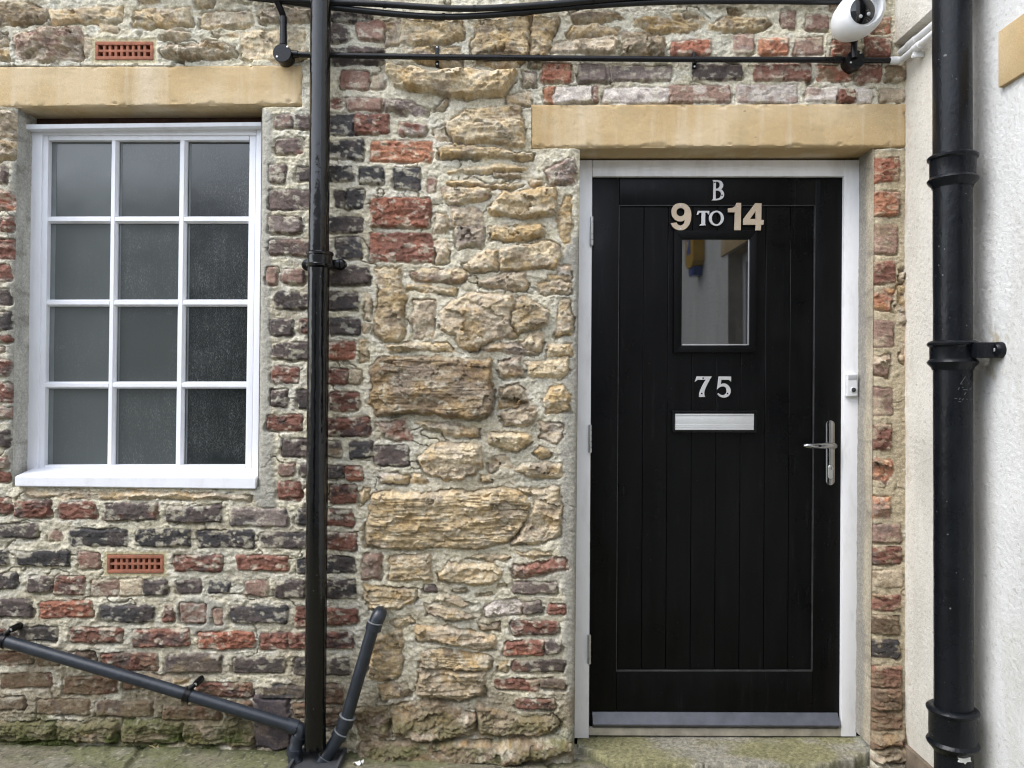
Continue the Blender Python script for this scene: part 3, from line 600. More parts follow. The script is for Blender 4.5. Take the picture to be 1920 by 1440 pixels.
# vents sit in the wall
VENTS = [[(180, 79), (288, 79), (288, 113), (180, 113)], [(202, 1040), (307, 1040), (307, 1074), (202, 1074)]]
for v in VENTS:
    (a0, b0), _, (a1, b1), _ = v
    e = np.maximum(np.maximum(a0 - PX, PX - a1), np.maximum(b0 - PY, PY - b1))
    near = sst(9, 4, e); H = H * (1 - near) + 1.5 * near + near * n3 * 2; H = np.where(e < -1, -26, H)
    mc = lerp(mc, (.47, .41, .26), near)
H = np.where((PX > 1696), H * .5, H)
mc = np.clip(mc, .004, .8)
co = np.stack([(PX - 960) / PXM, -H / PXM, ZC + (720 - PY) / PXM], -1)
me = grid_mesh('wall_face', co, keep, mc)
wall = empty('brick_wall', (0, 0, 0), 'old wall of mixed brick and rough sandstone with cream mortar', 'wall')
link('wall_face', me, M_MAS, wall, smooth=0)

def strip(name, P0, P1, depth, inward, parent, col, y0=.004, n=220):
    """reveal: from wall-face pixel P0 to P1, going back by depth; inward = +1 if it faces +x"""
    a, b = U(*P0, 0), U(*P1, 0); m = 14
    t = np.linspace(0, 1, n)[:, None]; s = np.linspace(0, 1, m)[None, :]
    X = a.x + (b.x - a.x) * t + 0 * s; Z = a.z + (b.z - a.z) * t + 0 * s; Y = y0 + (depth - y0) * s + 0 * t
    X = X + ((fbm(Z * 14, Y * 14, 201, 4) - .5) * .006 + (fbm(Z * 70, Y * 50, 203, 3) - .5) * .003) * np.sin(s * 2.8 + .2)
    C = np.ones((n, m, 3), np.float32) * np.asarray(col, np.float32)
    C *= (.72 + .56 * fbm(Z * 9, Y * 30, 205, 5))[..., None]
    C = lerp(C, (.20, .18, .15), (sst(.58, .7, fbm(Z * 30, Y * 6, 207, 4)) * .5).astype(np.float32))
    if col is TANC: C = lerp(C, (.27, .26, .24), (sst(.045, .075, Y + .03 * (fbm(Z * 6, Y * 3, 209, 3) - .5)) * .8).astype(np.float32))      # grey plaster beside the frame, with shading painted into its colour
    co = np.stack([X, Y, Z], -1)
    return link(name, grid_mesh(name, co, None, C), M_MAS, parent, smooth=0)
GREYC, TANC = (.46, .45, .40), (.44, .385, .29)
strip('reveal', (WIN['l'](199), 199), (WIN['l'](913), 913), .16, 1, wall, GREYC)
strip('reveal', (WIN['r'](199), 199), (WIN['r'](913), 913), .16, -1, wall, GREYC)
strip('reveal', (DOOR['l'](276), 276), (DOOR['l'](1400), 1400), .17, 1, wall, GREYC)
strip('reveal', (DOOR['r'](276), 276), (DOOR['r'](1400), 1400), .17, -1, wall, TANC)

def rough_block(name, quad, yf, yb, mat, parent, bev=.004):
    return MB().qbox(quad, yf, yb, bev, 3, yref=0).build(name, mat, parent)
def stone_lintel(quad, seed):
    b = MB().qbox(quad, .001, .21, .004, 2, yref=0)
    p = [U(x, y, 0) for x, y in quad]; nx, nz = int((p[1].x - p[0].x) / .0045), int((p[0].z - p[3].z) / .0045)
    u = np.linspace(0, 1, nx)[None, :]; v = np.linspace(0, 1, nz)[:, None]
    X = p[0].x + (p[1].x - p[0].x) * u + 0 * v; Z = (p[0].z * (1 - u) + p[1].z * u) * (1 - v) + (p[3].z * (1 - u) + p[2].z * u) * v
    e = np.minimum(np.minimum(u * (p[1].x - p[0].x), (1 - u) * (p[1].x - p[0].x)), np.minimum(v, 1 - v) * (p[0].z - p[3].z))
    e = e + .006 * (fbm(X * 60, Z * 60, seed, 3) - .5)
    chip = sst(.60, .70, fbm(X * 22, Z * 22, seed + 1, 4)) * sst(.020, .004, e)
    h = .0065 * sst(-.001, .0065, e) + (fbm(X * 18, Z * 40, seed + 2, 4) - .5) * .0016 + (fbm(X * 150, Z * 150, seed + 3, 3) - .5) * .0012 - .0065 * chip
    h = h - .0025 * sst(.955, .985, vn(X * 90, Z * 90, seed + 4))
    h = np.where((u < 1e-9) | (u > 1 - 1e-9) | (v < 1e-9) | (v > 1 - 1e-9), -.004, h)
    g = grid_mesh('lintel_grid', np.stack([X, -h, Z], -1)); b.bm.from_mesh(g); bpy.data.meshes.remove(g)
    me_ = bpy.data.meshes.new('lintel'); b.bm.to_mesh(me_); b.bm.free(); return link('lintel', me_, M_LINTEL, wall, 50)
stone_lintel([(-60, 125), (569, 122), (569, 197), (-60, 203)], 701); stone_lintel([(996, 196), (1699, 194), (1699, 276), (996, 278)], 751)
rough_block('timber_lintel', [(20, 200), (500, 200), (500, 236), (20, 236)], .112, .20, M_TIMBER, wall)
rough_block('timber_lintel', [(1080, 278), (1650, 278), (1650, 297), (1080, 297)], .155, .20, M_TIMBER, wall)
rough_block('window_bed', [(20, 906), (492, 906), (492, 940), (20, 940)], .012, .20, simple('bed_mortar', (.33, .29, .21), .9), wall)

def vent(quad):
    (x0, y0), (x1, _), (_, y1), _ = quad
    k = D / F; P = lambda px, py: ((px - 960) * k, ZC + (720 - py) * k)
    X0, Z0 = P(x0, y1); X1, Z1 = P(x1, y0)
    b = MB(); w = X1 - X0; h = Z1 - Z0; bx = .010; bz = .012; n = 9; rows = 2
    # outer rim, mullions and rail of the clay grille
    b.box(X0, X1, -.006, .045, Z1 - bz, Z1, .0015); b.box(X0, X1, -.006, .045, Z0, Z0 + bz, .0015)
    b.box(X0, X0 + bx, -.0058, .045, Z0 + bz, Z1 - bz, .0015); b.box(X1 - bx, X1, -.0058, .045, Z0 + bz, Z1 - bz, .0015)
    pw = (w - 2 * bx) / n
    for i in range(1, n): b.box(X0 + bx + pw * i - .0046, X0 + bx + pw * i + .0046, -.003, .04, Z0 + bz, Z1 - bz, .001)
    zc = (Z0 + Z1) / 2
    b.box(X0 + bx, X1 - bx, -.0036, .041, zc - .0042, zc + .0042, .001)
    o = b.build('air_brick', M_TERRA, wall)
    MB().box(X0 + .003, X1 - .003, .036, .046, Z0 + .003, Z1 - .003).build('vent_back', M_HOLE, o)
for v in VENTS: vent(v)

# ------------------------------------------------------------------ window
win = empty('window', U(272, 890, .09), 'white wooden window of twelve small dusty panes with projecting sill', 'window')
YF, YG = .085, .118
def q(l0, t0, r0, b0, lean=0): return [(l0, t0), (r0, t0), (r0 + lean, b0), (l0 + lean, b0)]
fr = MB()
LX = lambda y: -8.5 * (y - 250) / 630                        # the whole window leans a little to the left going down
def wq(x0, y0, x1, y1): return [(x0 + LX(y0), y0), (x1 + LX(y0), y0), (x1 + LX(y1), y1), (x0 + LX(y1), y1)]
fr.qbox(wq(59, 236, 79, 890), YF, .17, .002); fr.qbox(wq(79.6, 246, 91, 884), YF + .010, .17, .003)
fr.qbox(wq(468, 246, 480, 884), YF + .010, .17, .003); fr.qbox(wq(480.6, 236, 500, 890), YF, .17, .002)
fr.qbox(wq(79.5, 236, 480, 253), YF + .002, .17, .002); fr.qbox(wq(91.4, 253.4, 467.6, 263), YF + .010, .168, .003)
fr.qbox(wq(79.5, 881, 480, 891), YF + .002, .17, .002); fr.qbox(wq(91.4, 872, 467.6, 880.6), YF + .006, .168, .003)
fr.build('frame', M_WHITE, win)
MB().qbox([(44, 233), (489.5, 228.5), (489.5, 236), (44, 242)], .052, .12, .002).build('drip_board', M_WHITE, win)
sl = MB()
a, b_, c, d = U(27, 893, -.012), U(481, 895, -.012), U(479, 917, -.012), U(27, 912, -.012)
ub = [U(50, 882.5, .085), U(486, 884, .085)]
top_b = [Vector((a.x, .12, a.z + .022)), Vector((b_.x, .12, b_.z + .022))]
v = [sl.bm.verts.new(p) for p in (a, b_, c, d, top_b[0], top_b[1], Vector((c.x, .12, c.z)), Vector((d.x, .12, d.z)))]
for idx in ((0, 1, 2, 3), (4, 7, 6, 5), (0, 4, 5, 1), (3, 2, 6, 7), (0, 3, 7, 4), (1, 5, 6, 2)): sl.bm.faces.new([v[i] for i in idx])
bmesh.ops.bevel(sl.bm, geom=sl.bm.edges[:], offset=.003, segments=2, affect='EDGES')
sl.build('sill', M_WHITE, win)
VB = [(206.5, 220), (335, 349.5)]; HB = [(404.5, 417.5), (561, 574), (715.5, 728.5)]
def bar(quad, vertical):
    """glazing bar: a flat nose with bevelled shoulders"""
    f = [U(px, py, YF + .012) for px, py in quad]; m = MB()
    w = (f[1] - f[0]) if vertical else (f[0] - f[3])
    u = w.normalized() * min(w.length * .25, .0075)
    if vertical: nose = [f[0] + u, f[1] - u, f[2] - u, f[3] + u]
    else: nose = [f[0] - u, f[1] - u, f[2] + u, f[3] + u]
    ring1 = [Vector((p.x, YG - .008, p.z)) for p in f]; ring2 = [Vector((p.x, YG + .03, p.z)) for p in f]
    vs = [[m.bm.verts.new(p) for p in rr] for rr in (nose, ring1, ring2)]
    m.bm.faces.new(vs[0]); m.bm.faces.new(vs[2][::-1])
    for s in range(2):
        for i in range(4): m.bm.faces.new((vs[s][i], vs[s + 1][i], vs[s + 1][(i + 1) % 4], vs[s][(i + 1) % 4]))
    return m.build('glazing_bar', M_WHITE, win, smooth=25)
for x0, x1 in VB: bar(wq(x0, 258, x1, 878), True)
for y0, y1 in HB:
    for k, (x0, x1) in enumerate(((88, 209), (217.5, 338), (347, 471))): bar(wq(x0, y0, x1, y1), False)
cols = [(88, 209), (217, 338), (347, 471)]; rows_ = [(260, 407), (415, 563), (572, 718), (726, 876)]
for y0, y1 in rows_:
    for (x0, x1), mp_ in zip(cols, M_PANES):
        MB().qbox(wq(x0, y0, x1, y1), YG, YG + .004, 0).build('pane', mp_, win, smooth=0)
# pale spacer seen inside the left edge of each column of glass (part of the double glazing)
for (x0, x1), (s0, s1) in zip(cols, ((93.5, 107), (226.5, 230), (355.5, 359))):
    MB().qbox(wq(s0, 268, s1, 870), YG - .0009, YG + .002, 0).build('glass_spacer', M_PANE_IN, win)

# ------------------------------------------------------------------ door
door = empty('front_door', U(1345, 1382, .13), 'black boarded front door numbered 75 in a worn white frame', 'door')
DL = lambda y: -6.5 * (y - 330) / 1035
def dq(x0, y0, x1, y1): return [(x0 + DL(y0), y0), (x1 + DL(y0), y0), (x1 + DL(y1), y1), (x0 + DL(y1), y1)]
YD, YL = .120, .138            # frame front, leaf front
m = MB()
m.qbox([(1080, 300), (1110.5, 300), (1104, 1384), (1066, 1384)], YD, .2, .002); m.qbox([(1583.5, 300), (1612, 300), (1605.5, 1381), (1577.5, 1381)], YD, .2, .002)
m.qbox(dq(1111, 300, 1583, 330.5), YD + .0015, .2, .002)
m.build('door_frame', M_WFRAME, door)
MB().qbox([(1104.5, 1365), (1577, 1367), (1577, 1381), (1104.5, 1379)], YD + .004, .2, .002).build('threshold', simple('weathered_threshold', (.46, .42, .34), .6, vscale=18, var=.2), door)
lf = MB()
lf.qbox(dq(1111.5, 331.5, 1161.5, 1364), YL, .19, .0025); lf.qbox(dq(1529, 331.5, 1582.5, 1364), YL, .19, .0025)
lf.qbox(dq(1162, 331.5, 1528.5, 385.5), YL, .19, .0025); lf.qbox(dq(1162, 1258.5, 1528.5, 1364), YL, .19, .0025)
leaf = lf.build('door_leaf', M_DOOR, door)
bd = MB(); n = 8; bw = (1528.4 - 1162.2) / n
for i in range(n):
    x0 = 1162.2 + bw * i; x1 = x0 + bw
    bd.qbox(dq(x0 + .1, 386, x1 - .1, 1258), YL + .009, .18, .0017, 1)
bd.build('board', M_DOOR, door)
rim = MB()
for qd in (dq(1160.6, 1257.2, 1529, 1259.4), dq(1160.8, 386, 1162.2, 1257), dq(1528, 386, 1529.6, 1257), dq(1161, 384.4, 1529, 385.8)): rim.qbox(qd, YL - .0007, YL + .012, .0003, 1)
rim.build('panel_edge', simple('edge_highlight_dust', (.035, .035, .037), .5, vscale=30, var=.3), door)  # pale colour paints in the edge highlights, plus dust on the bottom ledge
gb = MB()
GX0, GX1, GY0, GY1 = 1280, 1407.5, 448, 648
for quad in ([(1265, 432), (1420, 432), (GX1, GY0), (GX0, GY0)], [(1420, 432), (1420, 661), (GX1, GY1), (GX1, GY0)],
             [(GX0, GY1), (GX1, GY1), (1420, 661), (1265, 661)], [(1265, 432), (GX0, GY0), (GX0, GY1), (1265, 661)]):
    gb.qbox([(x + DL(y), y) for x, y in quad], YL - .006, YL + .03, .0018)
gb.build('glazing_bead', M_DOOR, door)
MB().qbox(dq(1276, 444, 1411, 652), YL + .004, YL + .007, 0).build('door_pane', M_DGLASS, door, smooth=0)
m = MB(); m.qbox(dq(1403.5, 449, 1406, 647), YL + .0025, YL + .006, 0); m.qbox(dq(1281, 645, 1403, 647.2), YL + .0025, YL + .006, 0)
m.build('glass_edge_trim', M_ALU, door)
# letter plate
lp = MB(); lp.qbox(dq(1264, 772, 1422, 811), YL - .006, YL + .012, .003); plate = lp.build('letter_plate', M_BLK, door)
m = MB(); yy = YL - .014
m.qbox(dq(1269.5, 776, 1416.5, 779), yy - .0015, YL, .0008); m.qbox(dq(1269.5, 779, 1416.5, 795.5), yy, YL, .0006)
for k in range(3): m.qbox(dq(1269.5, 795.6 + 3.6 * k, 1416.5, 799 + 3.6 * k), yy - .0018, YL, .0012)
m.build('letter_flap', simple('pale_satin_aluminium', (.60, .61, .61), .42, metal=.35, var=.05), plate)
MB().qbox(dq(1263, 770.5, 1423, 773), YL - .016, YL, .001).build('rain_lip', M_BLK, plate)
# handle
def stadium(x, y0, y1, w, y, n=14):
    c0, c1 = y0 + w, y1 - w; P = []
    for k in range(n + 1): t = math.pi * k / n; P.append((x - w * math.cos(t), c0 - w * math.sin(t)))
    for k in range(n + 1): t = math.pi * k / n; P.append((x + w * math.cos(t), c1 + w * math.sin(t)))
    return P
hd = MB(); P = stadium(1557, 788, 910, 8.6, YL)
f_ = [U(x, y, YL - .009) for x, y in P]; hd.hexa(f_, [Vector((p.x, YL, p.z)) for p in f_], .003, 2)
hplate = hd.build('door_handle', M_CHROME, door)
m = MB(); h0 = U(1559, 835, YL - .009); m.tube([h0 + Vector((0, .004, 0)), h0 + Vector((0, -.03, 0))], .0095)
p = [U(1565, 835.5, YL - .045), U(1555, 835.5, YL - .05), U(1535, 836, YL - .052), U(1515, 836, YL - .048), U(1508, 835.8, YL - .040)]
m.tube(smooth_path(p, 6), [.0075] + [.0105] * 5 + [.0105] * 7 + [.0100] * 7 + [.0085] * 4 + [.006], 20)
m.build('lever', M_CHROME, hplate)
m = MB(); P = stadium(1557.5, 872, 898, 4.2, 0); f_ = [U(x, y, YL - .013) for x, y in P]; m.hexa(f_, [Vector((p.x, YL - .008, p.z)) for p in f_], .001, 1)
k0 = U(1557.5, 878, YL - .013); m.tube([k0, k0 + Vector((0, -.004, 0))], .008)
m.build('lock_cylinder', M_ALU, hplate)
m = MB(); m.box(k0.x - .0008, k0.x + .0008, k0.y - .0048, k0.y - .0036, k0.z - .005, k0.z + .005); m.build('keyhole', M_LENS, hplate)
# hinges
for y0, y1, x in ((406, 461, 1109.6), (796, 849, 1106.5), (1190, 1245, 1105)):
    m = MB(); n = 5; hh = (y1 - y0) / n
    for k in range(n):
        a, b_ = U(x, y0 + hh * k + .5, YD - .006), U(x, y0 + hh * (k + 1) - .5, YD - .006); m.tube([a, b_], .0062, 16)
    m.qbox([(x - 4, y0), (x + 1, y0), (x + 1, y1), (x - 4, y1)], YD - .001, YD + .01, .0005)
    m.build('hinge', M_ALU, door)
# weather bar along the foot
m = MB(); a, b_ = U(1110, 1334.5, YL - .002), U(1576, 1336.5, YL - .002); a.x, b_.x = U(1112, 1335, YL - .03).x, U(1576, 1335, YL - .03).x
prof = [(-.002, 0), (-.004, -.0), (-.030, -.034), (-.030, -.037), (-.012, -.052), (0.01, -.052), (.01, 0)]
vs = [[m.bm.verts.new(Vector((p.x, YL + dy, p.z + dz))) for dy, dz in prof] for p in (a, b_)]
m.bm.faces.new(vs[0]); m.bm.faces.new(vs[1][::-1])
for i in range(len(prof)): m.bm.faces.new((vs[0][i], vs[0][(i + 1) % len(prof)], vs[1][(i + 1) % len(prof)], vs[1][i]))
m.build('weather_bar', simple('grey_anodised', (.075, .08, .10), .36, spec=.6, vscale=20, var=.15, rvar=.08), door, smooth=20)

# numbers and letters: flat outlines with thickness, screwed to the door
def glyph(name, outline, holes, org, k, y, th, mat, parent, screws=()):
    cu = bpy.data.curves.new(name, 'CURVE'); cu.dimensions = '2D'; cu.fill_mode = 'BOTH'; cu.extrude = th / 2; cu.bevel_depth = .0006; cu.bevel_resolution = 1
    for P in [outline] + list(holes):
        s = cu.splines.new('POLY'); s.points.add(len(P) - 1); s.use_cyclic_u = True
        for pt, (x, yy) in zip(s.points, P):
            w = U(org[0] + x * k + DL(org[1] + yy * k), org[1] + yy * k, y); pt.co = (w.x, w.z, 0, 1)
    o = bpy.data.objects.new(name, cu); COL.objects.link(o); bpy.context.view_layer.update()
    me = bpy.data.meshes.new_from_object(o.evaluated_get(bpy.context.evaluated_depsgraph_get())); bpy.data.objects.remove(o)
    me.transform(Matrix(((1, 0, 0, 0), (0, 0, -1, y), (0, 1, 0, 0), (0, 0, 0, 1))))
    ob = link(name, me, mat, parent, smooth=30)
    for x, yy in screws:
        w = U(org[0] + x * k + DL(org[1] + yy * k), org[1] + yy * k, y - th / 2 - .0003)
        MB().lathe(w + Vector((0, .001, 0)), (0, -1, 0), [(0, .0036), (.0012, .0034), (.0020, .0015)], 14).build('screw', M_LENS if mat is M_STEEL else M_SCREW, ob)
    return ob
def chaikin(P, it=2, keep=40):
    for _ in range(it):
        Q = []
        n = len(P)
        for i in range(n):
            a, b, c = Vector(P[i - 1]), Vector(P[i]), Vector(P[(i + 1) % n])
            ang = math.degrees((b - a).angle(c - b, 0))
            if ang > keep: Q.append(tuple(b))
            else: Q += [tuple(b.lerp(a, .25)), tuple(b.lerp(c, .25))]
        P = Q
    return P
circ = lambda cx, cy, rx, ry, n=40: [(cx + rx * math.cos(2 * math.pi * k / n), cy + ry * math.sin(2 * math.pi * k / n)) for k in range(n)]
O4, K4 = (1230, 320), .125; O6, K6 = (1240, 690), 200 / 1920
nine = chaikin([(228, 790), (310, 782), (325, 812), (365, 830), (405, 818), (430, 785), (440, 735), (405, 758), (360, 766), (300, 748), (255, 705), (235, 640), (240, 570), (275, 515), (330, 495), (375, 490), (440, 500), (495, 545), (522, 600), (530, 660), (525, 740), (500, 815), (455, 870), (400, 895), (350, 895), (290, 878), (245, 835)])
glyph('house_number', nine, [circ(370, 624, 64, 64)], O4, K4, YL - .004, .006, M_TAN, door, [(370, 522), (375, 872)])
glyph('house_number', [(1082, 570), (1150, 560), (1175, 545), (1190, 530), (1202, 510), (1210, 488), (1275, 488), (1272, 893), (1180, 893), (1185, 625), (1085, 625)], [], O4, K4, YL - .004, .006, M_TAN, door, [(1228, 545), (1228, 850)])
glyph('house_number', [(1490, 492), (1580, 495), (1578, 742), (1617, 745), (1612, 810), (1575, 815), (1572, 895), (1495, 895), (1498, 812), (1312, 812), (1312, 730)], [[(1497, 605), (1405, 730), (1497, 730)]], O4, K4, YL - .004, .006, M_TAN, door, [(1537, 855)])
glyph('house_letter', [(632, 607), (800, 607), (798, 655), (785, 655), (775, 630), (740, 628), (738, 800), (748, 820), (660, 824), (660, 815), (685, 800), (688, 628), (650, 632), (635, 660), (615, 660)], [], O4, K4, YL - .002, .004, M_STEEL, door)
glyph('house_letter', circ(908, 716, 110, 112), [circ(908, 716, 70, 92)], O4, K4, YL - .002, .004, M_STEEL, door)
Bo = [(848, 145), (920, 145), (950, 150), (975, 160), (993, 180), (1005, 205), (1006, 228), (1000, 250), (988, 268), (970, 280), (988, 290), (1000, 305), (1014, 327), (1020, 350), (1018, 378), (1010, 400), (995, 418), (970, 432), (940, 441), (900, 446), (838, 446), (860, 425), (862, 160)]
glyph('house_letter', Bo, [[(895, 165), (922, 166), (940, 175), (953, 190), (958, 212), (955, 236), (943, 257), (922, 270), (895, 275)], [(893, 300), (925, 298), (950, 306), (970, 325), (979, 350), (976, 378), (965, 400), (945, 416), (920, 425), (893, 428)]], O4, K4, YL - .002, .004, M_STEEL, door, [(880, 178), (992, 368)])
seven = [(660, 155), (925, 155), (895, 200), (870, 250), (842, 303), (820, 350), (803, 395), (795, 430), (793, 460), (797, 490), (808, 520), (705, 520), (705, 480), (710, 450), (722, 410), (740, 370), (763, 320), (790, 270), (810, 238), (832, 210), (690, 210), (668, 215), (650, 228), (630, 242)]
glyph('house_number', seven, [], O6, K6, YL - .002 + .009, .004, M_STEEL, door, [(775, 182), (752, 458)])
five = [(1055, 155), (1275, 157), (1273, 242), (1258, 224), (1235, 213), (1200, 210), (1100, 210), (1088, 300), (1130, 282), (1165, 282), (1195, 292), (1222, 312), (1245, 340), (1262, 370), (1268, 405), (1266, 440), (1254, 475), (1232, 503), (1200, 522), (1160, 532), (1120, 530), (1080, 515), (1055, 495), (1035, 468), (1050, 456), (1075, 476), (1105, 490), (1135, 493), (1160, 487), (1182, 470), (1196, 445), (1200, 415), (1196, 385), (1184, 355), (1166, 338), (1145, 330), (1110, 330), (1080, 340), (1055, 356), (1028, 380)]
glyph('house_number', five, [], O6, K6, YL - .002 + .009, .004, M_STEEL, door, [(1215, 458)])

# doorbell on the right side of the frame
bell = empty('doorbell', U(1598.5, 744, YD), 'small white doorbell with black push screwed to the door frame', 'doorbell')
MB().qbox([(1588, 701), (1609, 700), (1608.5, 743), (1587.5, 744)], YD - .018, YD, .004, 3).build('casing', M_WPLAST, bell)
MB().qbox([(1591, 703.5), (1607, 703), (1607, 711.5), (1591, 712)], YD - .0195, YD - .012, .001).build('name_card', M_GREY, bell)
m = MB(); c0 = U(1600.3, 731, YD - .018)
m.lathe(c0, (0, -1, 0), [(-.002, .0105), (.002, .0105), (.003, .009), (.001, .0085)], 28); ring = m.build('push_ring', M_WPLAST, bell)
MB().lathe(c0 + Vector((0, 0, 0)), (0, -1, 0), [(-.001, .0078), (.0028, .0078), (.004, .006)], 24).build('push_button', simple('dark_rubber', (.03, .03, .032), .6), bell)

# ------------------------------------------------------------------ conduit with two round boxes, hose, upper cables
def screw(parent, p, r=.0035, mat=None):
    return MB().lathe(Vector(p), (0, -1, 0), [(-.001, r), (.001, r), (.002, r * .5)], 12).build('screw', mat or M_SCREW, parent)
con = empty('cable_conduit', U(1080, 108, -.02), 'straight black conduit between two round junction boxes above the door', 'conduit')
yc = -.026
MB().tube([U(545, 101.5, yc), U(590, 103.4, yc), U(819, 107, yc), U(1080, 109.5, yc), U(1304, 111.5, yc), U(1600, 112.5, yc), U(1671, 113.6, yc)], .0098, 24).build('conduit_pipe', M_BLK, con)
MB().tube([U(545, 101.5, yc), U(559, 101.8, yc)], .0125, 24).build('conduit_socket', M_BLK, con); MB().tube([U(1576, 112.4, yc), U(1563, 112.3, yc)], .0122, 24).build('conduit_socket', M_BLK, con)
def jbox(px, py, rad, scr):
    c = U(px, py, -.055); m = MB()
    m.lathe(Vector((c.x, .012, c.z)), (0, -1, 0), [(0, rad * .94), (.060, rad * .94), (.060, rad), (.0685, rad), (.070, rad * .97), (.070, rad * .2)], 48)
    o = m.build('junction_box', M_BLK, con)
    for x, y in scr: screw(o, U(x, y, -.0585), .0036)
    return o
jbox(529, 99.5, .0315, ((539, 88), (519.5, 106.5)))
jbox(1604, 111, .0312, ((1613.5, 99), (1595.5, 117)))
for px, py in ((819, 107), (1304, 111.6)):
    m = MB(); c = U(px, py, yc)
    m.tube([c + Vector((-.006, 0, 0)), c + Vector((.006, 0, 0))], .0118, 24)
    p0, p1 = U(px, py - 15, 0), U(px, py + 16, 0)
    for zz in (p0.z, p1.z):
        m.box(c.x - .007, c.x + .007, -.014, .01, min(zz, c.z) - .006, max(zz, c.z) + .006, .003)
    o = m.build('conduit_clip', M_BLK, con)
    screw(o, (c.x, -.0145, p0.z)); screw(o, (c.x, -.0145, p1.z))

hose = empty('flexible_conduit', U(531, 60, -.03), 'ribbed black flexible hose curving down into the left junction box', 'conduit')
pth = smooth_path([U(500, -60, -.02), U(511, -16, -.028), U(522, 8, -.032), U(529, 24, -.034), U(531, 36, -.034)], 24)
m = MB(); m.tube(pth, [.0098 + (.0011 if i % 2 else 0) for i in range(len(pth))], 22); m.build('hose', M_BLK, hose)
m = MB(); z = lambda y: U(531.5, y, -.034)
m.lathe(z(32), (z(83) - z(32)), [(0, .0125), (.022, .0125), (.0222, .0115), (.049, .0115), (.0495, .0122), (.060, .0122), (.0605, .0128), (.095, .0128)], 28)
m.build('hose_gland', M_BLK, hose)

ca = empty('cable', U(900, 14, -.05), 'upper of the two thick black cables sagging along the top of the wall', 'cable')
MB().tube(smooth_path([U(60, -75, -.03), U(300, -34, -.035), U(440, -12, -.035), U(560, 1, -.04), U(700, 7, -.045), U(850, 16, -.05), U(950, 13.5, -.05), U(1040, 7, -.05), U(1150, -3, -.045), U(1340, -16, -.04), U(1700, -40, -.03)], 10), .0105, 24).build('sheath', M_CABLE, ca)
cb = empty('cable', U(850, 32, -.04), 'lower of the two thick black cables, dipping lowest beside the drainpipe', 'cable')
MB().tube(smooth_path([U(60, -60, -.02), U(300, -26, -.024), U(440, -8, -.026), U(530, 2, -.028), U(625, 14, -.03), U(760, 28, -.032), U(850, 31.5, -.032), U(960, 25, -.032), U(1100, 11.5, -.03), U(1250, 3.5, -.028), U(1420, 2, -.028), U(1590, 2, -.028), U(1660, -14, -.026)], 10), .0105, 24).build('sheath', M_CABLE, cb)
def ctie(px, py, y, par, r=.0118):
    c = U(px, py, y); MB().tube([c + Vector((-.005, 0, 0)), c + Vector((.005, 0, 0))], r, 20).build('cable_clip', M_BLK, par)
for px, py in ((721, 9), (890, 16), (1112, 0)): ctie(px, py, -.05 if px > 800 else -.046, ca)
for px, py in ((832, 31), (1083, 13.5)): ctie(px, py, -.032, cb)

# ------------------------------------------------------------------ security camera
cc = empty('security_camera', U(1606, 30, -.1), 'white turret security camera on a short black stem above the door', 'camera')
ctr = U(1608, 29, -.115); ax = Vector((.10, -1, -.10)).normalized()
m = MB(); Rr = .0765
m.lathe(ctr - ax * .0, ax, [(-.085, .038), (-.07, .056), (-.045, .068), (-.015, .075), (.012, .0765), (.034, .0735), (.050, .066), (.058, .058), (.061, .052), (.058, .046), (.040, .043)], 56)
sh = m.build('housing', M_WPLAST, cc)
ob = sh
# the shell is drawn out along one slanting diameter
for vtx in ob.data.vertices:
    p = vtx.co; dvec = Vector((.66, 0, .75)); s = p.dot(dvec); p += dvec * s * .17
    d2 = Vector((-.75, 0, .66)); p -= d2 * p.dot(d2) * .06
eye = U(1614.5, 22.5, -.168)
MB().lathe(eye, ax, [(-.045, .022), (-.02, .044), (-.002, .0475), (.006, .0470), (.010, .0430), (.008, .0420)], 48).build('eyeball', M_WPLAST, cc)
lens = MB().lathe(eye, ax, [(.004, .0418), (.011, .0416), (.016, .031), (.019, .015), (.0195, .002)], 40).build('lens_window', M_LENS, cc)
m = MB()
for dx, dz in ((-.010, -.020), (.016, -.012)): m.lathe(eye + ax * .0155 + Vector((dx, 0, dz)), ax, [(-.004, .0062), (.002, .006), (.003, .003)], 16)
m.build('infrared_led', M_GREY, cc)
m = MB(); m.tube([eye + ax * .0165 + Vector((.012 * math.cos(t), 0, .012 + .012 * math.sin(t))) for t in [R(k) for k in range(60, 290, 15)]], .0014, 8); m.tube([eye + ax * .0175 + Vector((x, 0, -.004 + x * .25)) for x in (-.016, .016)], .0012, 8)
m.build('lens_ring', simple('bronze_ring', (.25, .22, .17), .35, metal=.6), cc)
MB().lathe(U(1601.5, 60, -.06), (0, 0, -1), [(0, .0125), (.034, .0125), (.035, .0108), (.090, .0108)], 24).build('stem', M_BLK, cc)

